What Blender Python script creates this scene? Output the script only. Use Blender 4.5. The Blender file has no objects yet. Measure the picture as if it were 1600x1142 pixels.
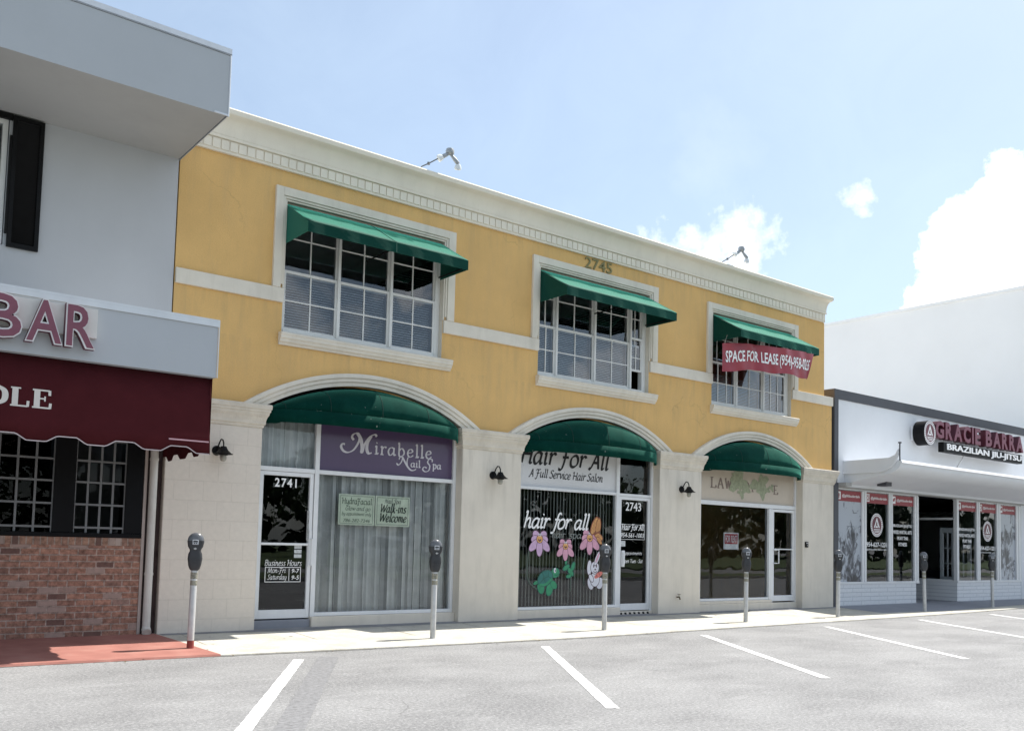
import bpy, bmesh, math, random
from mathutils import Vector, Matrix
from mathutils.geometry import tessellate_polygon
random.seed(7)
S = bpy.context.scene
COL = S.collection
R = math.radians
PI = math.pi

# ------------------------------------------------------------------ camera
def make_camera():
    yaw, pitch, roll = .66160, .06553, -.02515
    cy, sy, cp, sp = math.cos(yaw), math.sin(yaw), math.cos(pitch), math.sin(pitch)
    cr, sr = math.cos(roll), math.sin(roll)
    fwd = Vector((sy * cp, cy * cp, sp)); right = Vector((cy, -sy, 0)); down = fwd.cross(right)
    r = cr * right + sr * down; d = -sr * right + cr * down
    cam = bpy.data.cameras.new('camera')
    cam.sensor_fit = 'HORIZONTAL'; cam.sensor_width = 36.0
    cam.lens = 36.0 * 1455.0 / 1600.0
    cam.shift_x = .0005; cam.shift_y = 180.1 / 1600.0
    cam.clip_start = .05; cam.clip_end = 3000
    o = bpy.data.objects.new('camera', cam); COL.objects.link(o)
    m = Matrix((( r.x, -d.x, -fwd.x, 0.0), (r.y, -d.y, -fwd.y, -13.0), (r.z, -d.z, -fwd.z, 1.45), (0, 0, 0, 1)))
    o.matrix_world = m
    S.camera = o
make_camera()

# ------------------------------------------------------------------ light
SUN = Vector((.62, .004, 1.0)).normalized()
SUN_EL = math.asin(SUN.z); SUN_AZ = math.atan2(SUN.x, SUN.y)      # azimuth from +y towards +x
sl = bpy.data.lights.new('sun', 'SUN'); sl.energy = 5.0; sl.angle = R(.53); sl.color = (1, .955, .88)
so = bpy.data.objects.new('sun', sl); COL.objects.link(so)
so.rotation_euler = SUN.to_track_quat('Z', 'Y').to_euler(); so.location = (30, -10, 40)
S.view_settings.view_transform = 'Standard'; S.view_settings.look = 'None'
S.view_settings.exposure = .64; S.view_settings.gamma = 1.0; S.view_settings.use_curve_mapping = False

def make_world():
    w = bpy.data.worlds.new('World'); S.world = w; w.use_nodes = True
    nt = w.node_tree; nt.nodes.clear(); N = nt.nodes.new; L = nt.links.new
    def node(t, **k):
        n = N(t)
        for a, b in k.items(): setattr(n, a, b)
        return n
    def plug(s, v):
        if hasattr(v, 'is_linked') or isinstance(v, bpy.types.NodeSocket): L(v, s)
        else: s.default_value = v
    def mth(op, a, b=None, c=None, clamp=False):
        n = node('ShaderNodeMath', operation=op, use_clamp=clamp)
        plug(n.inputs[0], a)
        if b is not None: plug(n.inputs[1], b)
        if c is not None: plug(n.inputs[2], c)
        return n.outputs[0]
    sky = node('ShaderNodeTexSky', sky_type='NISHITA'); sky.sun_disc = False
    sky.sun_elevation = SUN_EL; sky.sun_rotation = SUN_AZ
    sky.air_density = 1.0; sky.dust_density = 1.2; sky.ozone_density = 1.0
    tc = node('ShaderNodeTexCoord')
    nrm = node('ShaderNodeVectorMath', operation='NORMALIZE'); L(tc.outputs['Generated'], nrm.inputs[0])
    D = nrm.outputs[0]
    def noise(scale, detail, rough, off=(0, 0, 0), dist=0.0):
        a = node('ShaderNodeVectorMath', operation='ADD'); L(D, a.inputs[0]); a.inputs[1].default_value = off
        n = node('ShaderNodeTexNoise'); L(a.outputs[0], n.inputs['Vector'])
        n.inputs['Scale'].default_value = scale; n.inputs['Detail'].default_value = detail
        n.inputs['Roughness'].default_value = rough; n.inputs['Distortion'].default_value = dist
        return n.outputs['Fac']
    n1 = noise(16, 9, .6); n2 = noise(44, 6, .6, (3, 1, 2)); n3 = noise(9, 7, .62, (7, 2, 5), .6)
    def blob(az, el, rad, soft):
        az, el = R(az), R(el)
        c = (math.sin(az) * math.cos(el), math.cos(az) * math.cos(el), math.sin(el))
        v = node('ShaderNodeVectorMath', operation='DISTANCE'); L(D, v.inputs[0]); v.inputs[1].default_value = c
        return mth('SUBTRACT', 1.0, mth('DIVIDE', v.outputs['Value'], rad)) if not soft else mth('MULTIPLY', mth('SUBTRACT', 1.0, mth('DIVIDE', v.outputs['Value'], rad)), soft)
    # the bright cumulus bank to the right
    big = blob(73.0, 10.0, .215, 0)
    for az, el, rad in ((62.6, 13.6, .040), (65.0, 16.2, .060), (67.5, 17.4, .068), (70.5, 17.6, .085), (64.0, 11.8, .06)):
        big = mth('MAXIMUM', big, blob(az, el, rad, .55))
    big = mth('ADD', big, mth('MULTIPLY', mth('SUBTRACT', n1, .5), .55))
    big = mth('ADD', big, mth('MULTIPLY', mth('SUBTRACT', n2, .5), .30))
    big = mth('MULTIPLY', mth('SUBTRACT', big, .02), 11.0, clamp=True)
    # ragged cumulus above the roofline and the small scrap beside it
    mid = mth('MAXIMUM', blob(51.7, 17.9, .045, 0), mth('MAXIMUM', blob(49.4, 16.9, .045, 0), blob(46.6, 16.4, .05, 0)))
    mid = mth('MAXIMUM', mid, blob(58.5, 19.9, .018, 0))
    mid = mth('ADD', mid, mth('MULTIPLY', mth('SUBTRACT', n2, .5), 2.1))
    mid = mth('ADD', mid, mth('MULTIPLY', mth('SUBTRACT', n1, .5), 1.2))
    mid = mth('MULTIPLY', mth('SUBTRACT', mid, .10), .78, clamp=True)
    # thin veils
    veil = mth('ADD', blob(49.8, 22.6, .05, 0), mth('MULTIPLY', mth('SUBTRACT', n1, .5), 2.2))
    veil = mth('MULTIPLY', veil, .42, clamp=True)
    veil = mth('MULTIPLY', veil, .16)
    # fair-weather cloud over the rest of the sky (seen in the window glass)
    sep = node('ShaderNodeSeparateXYZ'); L(D, sep.inputs[0])
    back = mth('MULTIPLY', mth('SUBTRACT', mth('MULTIPLY', sep.outputs['Y'], -1.0), .15), 3.0, clamp=True)
    bk = mth('MULTIPLY', mth('MULTIPLY', mth('SUBTRACT', n3, .50), 7.0, clamp=True), back)
    cl = mth('MAXIMUM', mth('MAXIMUM', big, mid), mth('MAXIMUM', veil, mth('MULTIPLY', bk, .75)))
    up = mth('MULTIPLY', mth('SUBTRACT', sep.outputs['Z'], .0), 30.0, clamp=True)
    cl = mth('MULTIPLY', cl, up)
    # a bright, thin humid veil over the whole sky
    hz = node('ShaderNodeMix', data_type='RGBA'); L(mth('ADD', .22, mth('MULTIPLY', mth('SUBTRACT', n3, .5), .12)), hz.inputs[0])
    L(sky.outputs[0], hz.inputs[6]); hz.inputs[7].default_value = (8.5, 10.1, 11.1, 1)
    mix = node('ShaderNodeMix', data_type='RGBA'); L(cl, mix.inputs[0]); L(hz.outputs[2], mix.inputs[6])
    mix.inputs[7].default_value = (11.5, 11.6, 11.8, 1)
    bg = node('ShaderNodeBackground'); L(mix.outputs[2], bg.inputs['Color']); bg.inputs['Strength'].default_value = .1
    out = node('ShaderNodeOutputWorld'); L(bg.outputs[0], out.inputs['Surface'])
make_world()

# ------------------------------------------------------------------ materials
MATS = {}
def mat(name, col, rough=.7, var=.08, vscale=3.0, bump=0.0, bscale=60.0, metal=0.0, stain=0.0, stain_col=None, streak=False,
        transl=0.0, spec=.5, fine=0.0, sheen=0.0):
    """painted / cast / woven surface: base colour broken up by two noises, optional stains, bump"""
    if name in MATS: return MATS[name]
    m = bpy.data.materials.new(name); MATS[name] = m; m.use_nodes = True
    nt = m.node_tree; N = nt.nodes.new; L = nt.links.new
    b = nt.nodes['Principled BSDF']; out = nt.nodes['Material Output']
    b.inputs['Roughness'].default_value = rough; b.inputs['Metallic'].default_value = metal
    b.inputs['Specular IOR Level'].default_value = spec
    if sheen: b.inputs['Sheen Weight'].default_value = sheen; b.inputs['Sheen Roughness'].default_value = .36; b.inputs['Sheen Tint'].default_value = (.22, 1, .74, 1); b.inputs['Specular Tint'].default_value = (.25, 1, .75, 1)
    tc = N('ShaderNodeTexCoord')
    no = N('ShaderNodeTexNoise'); no.inputs['Scale'].default_value = vscale; no.inputs['Detail'].default_value = 6
    no.inputs['Roughness'].default_value = .62
    L(tc.outputs['Object'], no.inputs['Vector'])
    mr = N('ShaderNodeMapRange'); mr.inputs['From Min'].default_value = .3; mr.inputs['From Max'].default_value = .7
    mr.inputs['To Min'].default_value = 1 - var; mr.inputs['To Max'].default_value = 1 + var
    L(no.outputs['Fac'], mr.inputs['Value'])
    vm = N('ShaderNodeVectorMath'); vm.operation = 'SCALE'; vm.inputs[0].default_value = col
    L(mr.outputs[0], vm.inputs['Scale']); c = vm.outputs[0]
    if fine:
        nf = N('ShaderNodeTexNoise'); nf.inputs['Scale'].default_value = bscale; nf.inputs['Detail'].default_value = 3
        L(tc.outputs['Object'], nf.inputs['Vector'])
        mf = N('ShaderNodeMapRange'); mf.inputs['From Min'].default_value = .3; mf.inputs['From Max'].default_value = .7
        mf.inputs['To Min'].default_value = 1 - fine; mf.inputs['To Max'].default_value = 1 + fine
        L(nf.outputs['Fac'], mf.inputs['Value'])
        v2 = N('ShaderNodeVectorMath'); v2.operation = 'SCALE'; L(c, v2.inputs[0]); L(mf.outputs[0], v2.inputs['Scale']); c = v2.outputs[0]
    if stain:
        mp = N('ShaderNodeMapping'); L(tc.outputs['Object'], mp.inputs['Vector'])
        mp.inputs['Scale'].default_value = (2.2, 2.2, .35) if streak else (1.1, 1.1, 1.1)
        ns = N('ShaderNodeTexNoise'); ns.inputs['Scale'].default_value = 2.3; ns.inputs['Detail'].default_value = 7; ns.inputs['Roughness'].default_value = .68
        L(mp.outputs[0], ns.inputs['Vector'])
        ms = N('ShaderNodeMapRange'); ms.inputs['From Min'].default_value = .5; ms.inputs['From Max'].default_value = .74
        ms.inputs['To Min'].default_value = 0; ms.inputs['To Max'].default_value = stain
        L(ns.outputs['Fac'], ms.inputs['Value'])
        mx = N('ShaderNodeMix'); mx.data_type = 'RGBA'; L(ms.outputs[0], mx.inputs[0]); L(c, mx.inputs[6])
        sc = stain_col or tuple(v * .55 for v in col); mx.inputs[7].default_value = (*sc, 1); c = mx.outputs[2]
    L(c, b.inputs['Base Color'])
    if bump:
        nb = N('ShaderNodeTexNoise'); nb.inputs['Scale'].default_value = bscale; nb.inputs['Detail'].default_value = 4
        L(tc.outputs['Object'], nb.inputs['Vector'])
        bp = N('ShaderNodeBump'); bp.inputs['Strength'].default_value = bump; bp.inputs['Distance'].default_value = .01
        L(nb.outputs['Fac'], bp.inputs['Height']); L(bp.outputs[0], b.inputs['Normal'])
    if transl:
        t = N('ShaderNodeBsdfTranslucent'); L(c, t.inputs['Color'])
        ms2 = N('ShaderNodeMixShader'); ms2.inputs[0].default_value = transl
        L(b.outputs[0], ms2.inputs[1]); L(t.outputs[0], ms2.inputs[2]); L(ms2.outputs[0], out.inputs['Surface'])
    return m

def glass(name, tint=(.82, .86, .87), gain=1.7, rough=.0, dust=.0):
    if name in MATS: return MATS[name]
    m = bpy.data.materials.new(name); MATS[name] = m; m.use_nodes = True
    nt = m.node_tree; nt.nodes.clear(); N = nt.nodes.new; L = nt.links.new
    out = N('ShaderNodeOutputMaterial'); tr = N('ShaderNodeBsdfTransparent'); tr.inputs[0].default_value = (*tint, 1)
    gl = N('ShaderNodeBsdfGlossy'); gl.inputs['Roughness'].default_value = rough; gl.inputs['Color'].default_value = (.95, .97, 1, 1)
    fr = N('ShaderNodeFresnel'); fr.inputs['IOR'].default_value = 1.5
    mu = N('ShaderNodeMath'); mu.operation = 'MULTIPLY'; mu.use_clamp = True; mu.inputs[1].default_value = gain; L(fr.outputs[0], mu.inputs[0])
    tc = N('ShaderNodeTexCoord'); no = N('ShaderNodeTexNoise'); no.inputs['Scale'].default_value = 1.1; no.inputs['Detail'].default_value = 2
    L(tc.outputs['Object'], no.inputs['Vector'])
    bp = N('ShaderNodeBump'); bp.inputs['Strength'].default_value = .25; bp.inputs['Distance'].default_value = .012
    L(no.outputs['Fac'], bp.inputs['Height']); L(bp.outputs[0], gl.inputs['Normal'])
    mx = N('ShaderNodeMixShader'); L(mu.outputs[0], mx.inputs[0]); L(tr.outputs[0], mx.inputs[1]); L(gl.outputs[0], mx.inputs[2])
    last = mx.outputs[0]
    if dust:
        df = N('ShaderNodeBsdfDiffuse'); df.inputs[0].default_value = (.5, .5, .5, 1)
        m2 = N('ShaderNodeMixShader'); m2.inputs[0].default_value = dust; L(last, m2.inputs[1]); L(df.outputs[0], m2.inputs[2]); last = m2.outputs[0]
    L(last, out.inputs['Surface'])
    return m

def brickmat(name, c1, c2, mortar, bw, bh, ms=.012, var=.3, rough=.85, bumps=.5, noise=.35, pale=0.0, pale_col=(.55, .45, .38), offset=.5):
    """bricks/blocks on a wall facing -y: the pattern is laid in the wall's own x and z"""
    if name in MATS: return MATS[name]
    m = bpy.data.materials.new(name); MATS[name] = m; m.use_nodes = True
    nt = m.node_tree; N = nt.nodes.new; L = nt.links.new
    b = nt.nodes['Principled BSDF']; b.inputs['Roughness'].default_value = rough; b.inputs['Specular IOR Level'].default_value = .25
    tc = N('ShaderNodeTexCoord'); sp = N('ShaderNodeSeparateXYZ'); L(tc.outputs['Object'], sp.inputs[0])
    cb = N('ShaderNodeCombineXYZ'); L(sp.outputs['X'], cb.inputs['X']); L(sp.outputs['Z'], cb.inputs['Y'])
    nw = N('ShaderNodeTexNoise'); nw.inputs['Scale'].default_value = 9; nw.inputs['Detail'].default_value = 3; L(cb.outputs[0], nw.inputs['Vector'])
    wv = N('ShaderNodeVectorMath'); wv.operation = 'SCALE'; wv.inputs['Scale'].default_value = .012; L(nw.outputs['Color'], wv.inputs[0])
    av = N('ShaderNodeVectorMath'); av.operation = 'ADD'; L(cb.outputs[0], av.inputs[0]); L(wv.outputs[0], av.inputs[1])
    br = N('ShaderNodeTexBrick'); L(av.outputs[0], br.inputs['Vector'])
    br.inputs['Color1'].default_value = (*c1, 1); br.inputs['Color2'].default_value = (*c2, 1); br.inputs['Mortar'].default_value = (*mortar, 1)
    br.inputs['Scale'].default_value = 1; br.inputs['Mortar Size'].default_value = ms; br.inputs['Mortar Smooth'].default_value = .25
    br.inputs['Bias'].default_value = 0; br.inputs['Brick Width'].default_value = bw; br.inputs['Row Height'].default_value = bh
    br.offset = offset; br.offset_frequency = 2; br.squash = 1
    no = N('ShaderNodeTexNoise'); no.inputs['Scale'].default_value = 14; no.inputs['Detail'].default_value = 7; no.inputs['Roughness'].default_value = .7
    L(cb.outputs[0], no.inputs['Vector'])
    mr = N('ShaderNodeMapRange'); mr.inputs['From Min'].default_value = .3; mr.inputs['From Max'].default_value = .7
    mr.inputs['To Min'].default_value = 1 - noise; mr.inputs['To Max'].default_value = 1 + noise; L(no.outputs['Fac'], mr.inputs['Value'])
    vm = N('ShaderNodeVectorMath'); vm.operation = 'SCALE'; L(br.outputs['Color'], vm.inputs[0]); L(mr.outputs[0], vm.inputs['Scale'])
    c = vm.outputs[0]
    if pale:
        # single odd bricks: a second, coarser draw of the same bond picks them out
        b2 = N('ShaderNodeTexBrick'); L(av.outputs[0], b2.inputs['Vector'])
        b2.inputs['Color1'].default_value = (0, 0, 0, 1); b2.inputs['Color2'].default_value = (1, 1, 1, 1); b2.inputs['Mortar'].default_value = (0, 0, 0, 1)
        b2.inputs['Scale'].default_value = 1; b2.inputs['Mortar Size'].default_value = ms; b2.inputs['Brick Width'].default_value = bw
        b2.inputs['Row Height'].default_value = bh; b2.offset = offset; b2.inputs['Bias'].default_value = 0
        th = N('ShaderNodeMapRange'); th.inputs['From Min'].default_value = .86; th.inputs['From Max'].default_value = .9
        th.inputs['To Min'].default_value = 0; th.inputs['To Max'].default_value = pale; L(b2.outputs['Color'], th.inputs['Value'])
        mx = N('ShaderNodeMix'); mx.data_type = 'RGBA'; L(th.outputs[0], mx.inputs[0]); L(c, mx.inputs[6]); mx.inputs[7].default_value = (*pale_col, 1)
        td = N('ShaderNodeMapRange'); td.inputs['From Min'].default_value = .1; td.inputs['From Max'].default_value = .05
        td.inputs['To Min'].default_value = 0; td.inputs['To Max'].default_value = .8; L(b2.outputs['Color'], td.inputs['Value'])
        inv = N('ShaderNodeMath'); inv.operation = 'SUBTRACT'; inv.inputs[0].default_value = 1; L(br.outputs['Fac'], inv.inputs[1])
        mm = N('ShaderNodeMath'); mm.operation = 'MULTIPLY'; L(td.outputs[0], mm.inputs[0]); L(inv.outputs[0], mm.inputs[1])
        m3 = N('ShaderNodeMix'); m3.data_type = 'RGBA'; L(mm.outputs[0], m3.inputs[0]); L(mx.outputs[2], m3.inputs[6]); m3.inputs[7].default_value = (.10, .06, .055, 1)
        c = m3.outputs[2]
    L(c, b.inputs['Base Color'])
    ad = N('ShaderNodeMath'); ad.operation = 'MULTIPLY_ADD'; L(no.outputs['Fac'], ad.inputs[0]); ad.inputs[1].default_value = .35
    iv = N('ShaderNodeMath'); iv.operation = 'SUBTRACT'; iv.inputs[0].default_value = 1; L(br.outputs['Fac'], iv.inputs[1]); L(iv.outputs[0], ad.inputs[2])
    bp = N('ShaderNodeBump'); bp.inputs['Strength'].default_value = bumps; bp.inputs['Distance'].default_value = .012
    L(ad.outputs[0], bp.inputs['Height']); L(bp.outputs[0], b.inputs['Normal'])
    return m

def asphaltmat():
    m = bpy.data.materials.new('worn asphalt'); MATS['asphalt'] = m; m.use_nodes = True
    nt = m.node_tree; N = nt.nodes.new; L = nt.links.new
    b = nt.nodes['Principled BSDF']; b.inputs['Roughness'].default_value = .88; b.inputs['Specular IOR Level'].default_value = .3
    tc = N('ShaderNodeTexCoord')
    def noise(sc, de, ro, off=0.0, sx=1, sy=1, dist=0):
        mp = N('ShaderNodeMapping'); L(tc.outputs['Object'], mp.inputs['Vector']); mp.inputs['Location'].default_value = (off, off * .7, 0); mp.inputs['Scale'].default_value = (sx, sy, 1)
        n = N('ShaderNodeTexNoise'); n.inputs['Scale'].default_value = sc; n.inputs['Detail'].default_value = de; n.inputs['Roughness'].default_value = ro
        n.inputs['Distortion'].default_value = dist; L(mp.outputs[0], n.inputs['Vector']); return n.outputs['Fac']
    def rng(v, a, c, d, e):
        r = N('ShaderNodeMapRange'); r.inputs['From Min'].default_value = a; r.inputs['From Max'].default_value = c
        r.inputs['To Min'].default_value = d; r.inputs['To Max'].default_value = e; L(v, r.inputs['Value']); return r.outputs[0]
    def mixc(f, a, colr):
        x = N('ShaderNodeMix'); x.data_type = 'RGBA'; L(f, x.inputs[0])
        if isinstance(a, tuple): x.inputs[6].default_value = (*a, 1)
        else: L(a, x.inputs[6])
        x.inputs[7].default_value = (*colr, 1); return x.outputs[2]
    c = mixc(rng(noise(.55, 8, .65, 3, 1, 1.5), .38, .62, 0, 1), (.18, .18, .183), (.262, .262, .264))
    c = mixc(rng(noise(1.7, 9, .7, 9, .8, 1.7, .5), .54, .68, 0, .42), c, (.36, .36, .36))         # pale scuffed patches
    c = mixc(rng(noise(1.1, 8, .7, 21, .5, 1.6), .57, .74, 0, .55), c, (.16, .16, .163))            # oil and damp-dark patches
    c = mixc(rng(noise(30, 8, .85, 2), .48, .63, 0, .75), c, (.46, .455, .445))                       # light aggregate
    c = mixc(rng(noise(36, 8, .85, 5), .48, .63, 0, .75), c, (.095, .095, .095))                        # dark aggregate
    # hairline cracks
    vo = N('ShaderNodeTexVoronoi'); vo.feature = 'DISTANCE_TO_EDGE'; vo.inputs['Scale'].default_value = .45
    wv = N('ShaderNodeTexNoise'); wv.inputs['Scale'].default_value = 1.4; wv.inputs['Detail'].default_value = 6; L(tc.outputs['Object'], wv.inputs['Vector'])
    ws = N('ShaderNodeVectorMath'); ws.operation = 'SCALE'; ws.inputs['Scale'].default_value = .9; L(wv.outputs['Color'], ws.inputs[0])
    wa = N('ShaderNodeVectorMath'); wa.operation = 'ADD'; L(tc.outputs['Object'], wa.inputs[0]); L(ws.outputs[0], wa.inputs[1]); L(wa.outputs[0], vo.inputs['Vector'])
    ck = N('ShaderNodeMath'); ck.operation = 'MULTIPLY'; L(rng(vo.outputs['Distance'], .0, .007, 1, 0), ck.inputs[0]); L(rng(noise(.5, 3, .5, 31), .60, .68, 0, .45), ck.inputs[1])
    c = mixc(ck.outputs[0], c, (.07, .07, .07))
    L(c, b.inputs['Base Color'])
    bp = N('ShaderNodeBump'); bp.inputs['Strength'].default_value = .7; bp.inputs['Distance'].default_value = .008
    L(noise(85, 4, .65, 1), bp.inputs['Height']); L(bp.outputs[0], b.inputs['Normal'])
    return m

def concretemat(name, col, dark, joint=1.52):
    m = bpy.data.materials.new(name); MATS[name] = m; m.use_nodes = True
    nt = m.node_tree; N = nt.nodes.new; L = nt.links.new
    b = nt.nodes['Principled BSDF']; b.inputs['Roughness'].default_value = .9; b.inputs['Specular IOR Level'].default_value = .25
    tc = N('ShaderNodeTexCoord')
    n1 = N('ShaderNodeTexNoise'); n1.inputs['Scale'].default_value = 1.6; n1.inputs['Detail'].default_value = 9; n1.inputs['Roughness'].default_value = .7; L(tc.outputs['Object'], n1.inputs['Vector'])
    r1 = N('ShaderNodeMapRange'); r1.inputs['From Min'].default_value = .42; r1.inputs['From Max'].default_value = .72; L(n1.outputs['Fac'], r1.inputs['Value'])
    mx = N('ShaderNodeMix'); mx.data_type = 'RGBA'; L(r1.outputs[0], mx.inputs[0]); mx.inputs[6].default_value = (*col, 1); mx.inputs[7].default_value = (*dark, 1)
    n2 = N('ShaderNodeTexNoise'); n2.inputs['Scale'].default_value = 45; n2.inputs['Detail'].default_value = 4; L(tc.outputs['Object'], n2.inputs['Vector'])
    r2 = N('ShaderNodeMapRange'); r2.inputs['From Min'].default_value = .3; r2.inputs['From Max'].default_value = .7; r2.inputs['To Min'].default_value = .86; r2.inputs['To Max'].default_value = 1.1; L(n2.outputs['Fac'], r2.inputs['Value'])
    v = N('ShaderNodeVectorMath'); v.operation = 'SCALE'; L(mx.outputs[2], v.inputs[0]); L(r2.outputs[0], v.inputs['Scale'])
    # dirty bits near the gutter: blotches of fine noise
    n3 = N('ShaderNodeTexNoise'); n3.inputs['Scale'].default_value = 6; n3.inputs['Detail'].default_value = 8; n3.inputs['Roughness'].default_value = .75; L(tc.outputs['Object'], n3.inputs['Vector'])
    r3 = N('ShaderNodeMapRange'); r3.inputs['From Min'].default_value = .6; r3.inputs['From Max'].default_value = .72; r3.inputs['To Max'].default_value = .55; L(n3.outputs['Fac'], r3.inputs['Value'])
    m3 = N('ShaderNodeMix'); m3.data_type = 'RGBA'; L(r3.outputs[0], m3.inputs[0]); L(v.outputs[0], m3.inputs[6]); m3.inputs[7].default_value = (*[d * .6 for d in dark], 1)
    L(m3.outputs[2], b.inputs['Base Color'])
    bp = N('ShaderNodeBump'); bp.inputs['Strength'].default_value = .3; bp.inputs['Distance'].default_value = .006; L(n2.outputs['Fac'], bp.inputs['Height']); L(bp.outputs[0], b.inputs['Normal'])
    return m

def wornpaint():
    """road paint with chipped patches of the asphalt below showing"""
    m = bpy.data.materials.new('worn road paint'); m.use_nodes = True
    nt = m.node_tree; N = nt.nodes.new; L = nt.links.new
    b = nt.nodes['Principled BSDF']; b.inputs['Roughness'].default_value = .8
    tc = N('ShaderNodeTexCoord'); n = N('ShaderNodeTexNoise'); n.inputs['Scale'].default_value = 11; n.inputs['Detail'].default_value = 8; n.inputs['Roughness'].default_value = .75
    L(tc.outputs['Object'], n.inputs['Vector'])
    r = N('ShaderNodeMapRange'); r.inputs['From Min'].default_value = .50; r.inputs['From Max'].default_value = .60; L(n.outputs['Fac'], r.inputs['Value'])
    x = N('ShaderNodeMix'); x.data_type = 'RGBA'; L(r.outputs[0], x.inputs[0]); x.inputs[6].default_value = (.78, .78, .77, 1); x.inputs[7].default_value = (.34, .34, .34, 1)
    L(x.outputs[2], b.inputs['Base Color'])
    return m

M_YEL = mat('yellow stucco', (.69, .441, .176), .9, .085, .9, .5, 60, stain=.5, stain_col=(.55, .37, .18), streak=True, spec=.2, fine=.05)
def add_cracks(m, col, scale=.55, amount=.35):
    nt = m.node_tree; N = nt.nodes.new; L = nt.links.new; b = nt.nodes['Principled BSDF']
    src = b.inputs['Base Color'].links[0].from_socket
    tc = N('ShaderNodeTexCoord'); w = N('ShaderNodeTexNoise'); w.inputs['Scale'].default_value = 1.7; w.inputs['Detail'].default_value = 7; L(tc.outputs['Object'], w.inputs['Vector'])
    s = N('ShaderNodeVectorMath'); s.operation = 'SCALE'; s.inputs['Scale'].default_value = .8; L(w.outputs['Color'], s.inputs[0])
    a = N('ShaderNodeVectorMath'); a.operation = 'ADD'; L(tc.outputs['Object'], a.inputs[0]); L(s.outputs[0], a.inputs[1])
    v = N('ShaderNodeTexVoronoi'); v.feature = 'DISTANCE_TO_EDGE'; v.inputs['Scale'].default_value = scale; L(a.outputs[0], v.inputs['Vector'])
    r = N('ShaderNodeMapRange'); r.inputs['From Min'].default_value = 0; r.inputs['From Max'].default_value = .006; r.inputs['To Min'].default_value = amount; r.inputs['To Max'].default_value = 0; L(v.outputs['Distance'], r.inputs['Value'])
    k = N('ShaderNodeMapRange'); k.inputs['From Min'].default_value = .5; k.inputs['From Max'].default_value = .6; n = N('ShaderNodeTexNoise'); n.inputs['Scale'].default_value = .6; L(tc.outputs['Object'], n.inputs['Vector']); L(n.outputs['Fac'], k.inputs['Value'])
    mu = N('ShaderNodeMath'); mu.operation = 'MULTIPLY'; L(r.outputs[0], mu.inputs[0]); L(k.outputs[0], mu.inputs[1])
    x = N('ShaderNodeMix'); x.data_type = 'RGBA'; L(mu.outputs[0], x.inputs[0]); L(src, x.inputs[6]); x.inputs[7].default_value = (*col, 1); L(x.outputs[2], b.inputs['Base Color'])
def add_specks(m, col, scale=26, lo=.70, hi=.74, amount=.7):
    nt = m.node_tree; N = nt.nodes.new; L = nt.links.new; b = nt.nodes['Principled BSDF']
    src = b.inputs['Base Color'].links[0].from_socket
    tc = N('ShaderNodeTexCoord'); n = N('ShaderNodeTexNoise'); n.inputs['Scale'].default_value = scale; n.inputs['Detail'].default_value = 2; L(tc.outputs['Object'], n.inputs['Vector'])
    r = N('ShaderNodeMapRange'); r.inputs['From Min'].default_value = lo; r.inputs['From Max'].default_value = hi; r.inputs['To Max'].default_value = amount; L(n.outputs['Fac'], r.inputs['Value'])
    x = N('ShaderNodeMix'); x.data_type = 'RGBA'; L(r.outputs[0], x.inputs[0]); L(src, x.inputs[6]); x.inputs[7].default_value = (*col, 1); L(x.outputs[2], b.inputs['Base Color'])
add_cracks(M_YEL, (.34, .22, .09))
def add_drips(m, col, tops, length, amount):
    """rain-washed dirt that starts under ledges at the given heights and thins out downwards"""
    nt = m.node_tree; N = nt.nodes.new; L = nt.links.new; b = nt.nodes['Principled BSDF']
    src = b.inputs['Base Color'].links[0].from_socket
    tc = N('ShaderNodeTexCoord'); sp = N('ShaderNodeSeparateXYZ'); L(tc.outputs['Object'], sp.inputs[0])
    mp = N('ShaderNodeMapping'); mp.inputs['Scale'].default_value = (4.2, 4.2, .5); L(tc.outputs['Object'], mp.inputs['Vector'])
    n = N('ShaderNodeTexNoise'); n.inputs['Scale'].default_value = 1.6; n.inputs['Detail'].default_value = 6; n.inputs['Roughness'].default_value = .7; L(mp.outputs[0], n.inputs['Vector'])
    r = N('ShaderNodeMapRange'); r.inputs['From Min'].default_value = .48; r.inputs['From Max'].default_value = .70; L(n.outputs['Fac'], r.inputs['Value'])
    tot = None
    for t in tops:
        a = N('ShaderNodeMapRange'); a.inputs['From Min'].default_value = t - length; a.inputs['From Max'].default_value = t; L(sp.outputs['Z'], a.inputs['Value'])
        c = N('ShaderNodeMath'); c.operation = 'LESS_THAN'; L(sp.outputs['Z'], c.inputs[0]); c.inputs[1].default_value = t + .02
        k = N('ShaderNodeMath'); k.operation = 'MULTIPLY'; L(a.outputs[0], k.inputs[0]); L(c.outputs[0], k.inputs[1])
        if tot is None: tot = k.outputs[0]
        else:
            x = N('ShaderNodeMath'); x.operation = 'MAXIMUM'; L(tot, x.inputs[0]); L(k.outputs[0], x.inputs[1]); tot = x.outputs[0]
    f = N('ShaderNodeMath'); f.operation = 'MULTIPLY'; L(tot, f.inputs[0]); L(r.outputs[0], f.inputs[1])
    f2 = N('ShaderNodeMath'); f2.operation = 'MULTIPLY'; L(f.outputs[0], f2.inputs[0]); f2.inputs[1].default_value = amount
    x = N('ShaderNodeMix'); x.data_type = 'RGBA'; L(f2.outputs[0], x.inputs[0]); L(src, x.inputs[6]); x.inputs[7].default_value = (*col, 1); L(x.outputs[2], b.inputs['Base Color'])
add_drips(M_YEL, (.40, .285, .15), (6.94, 4.93, 4.31), .8, .34)
M_TRIM = mat('cream painted trim', (.71, .66, .57), .8, .07, 2.2, .15, 70, stain=.28, stain_col=(.42, .38, .31), streak=True, spec=.25)
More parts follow.
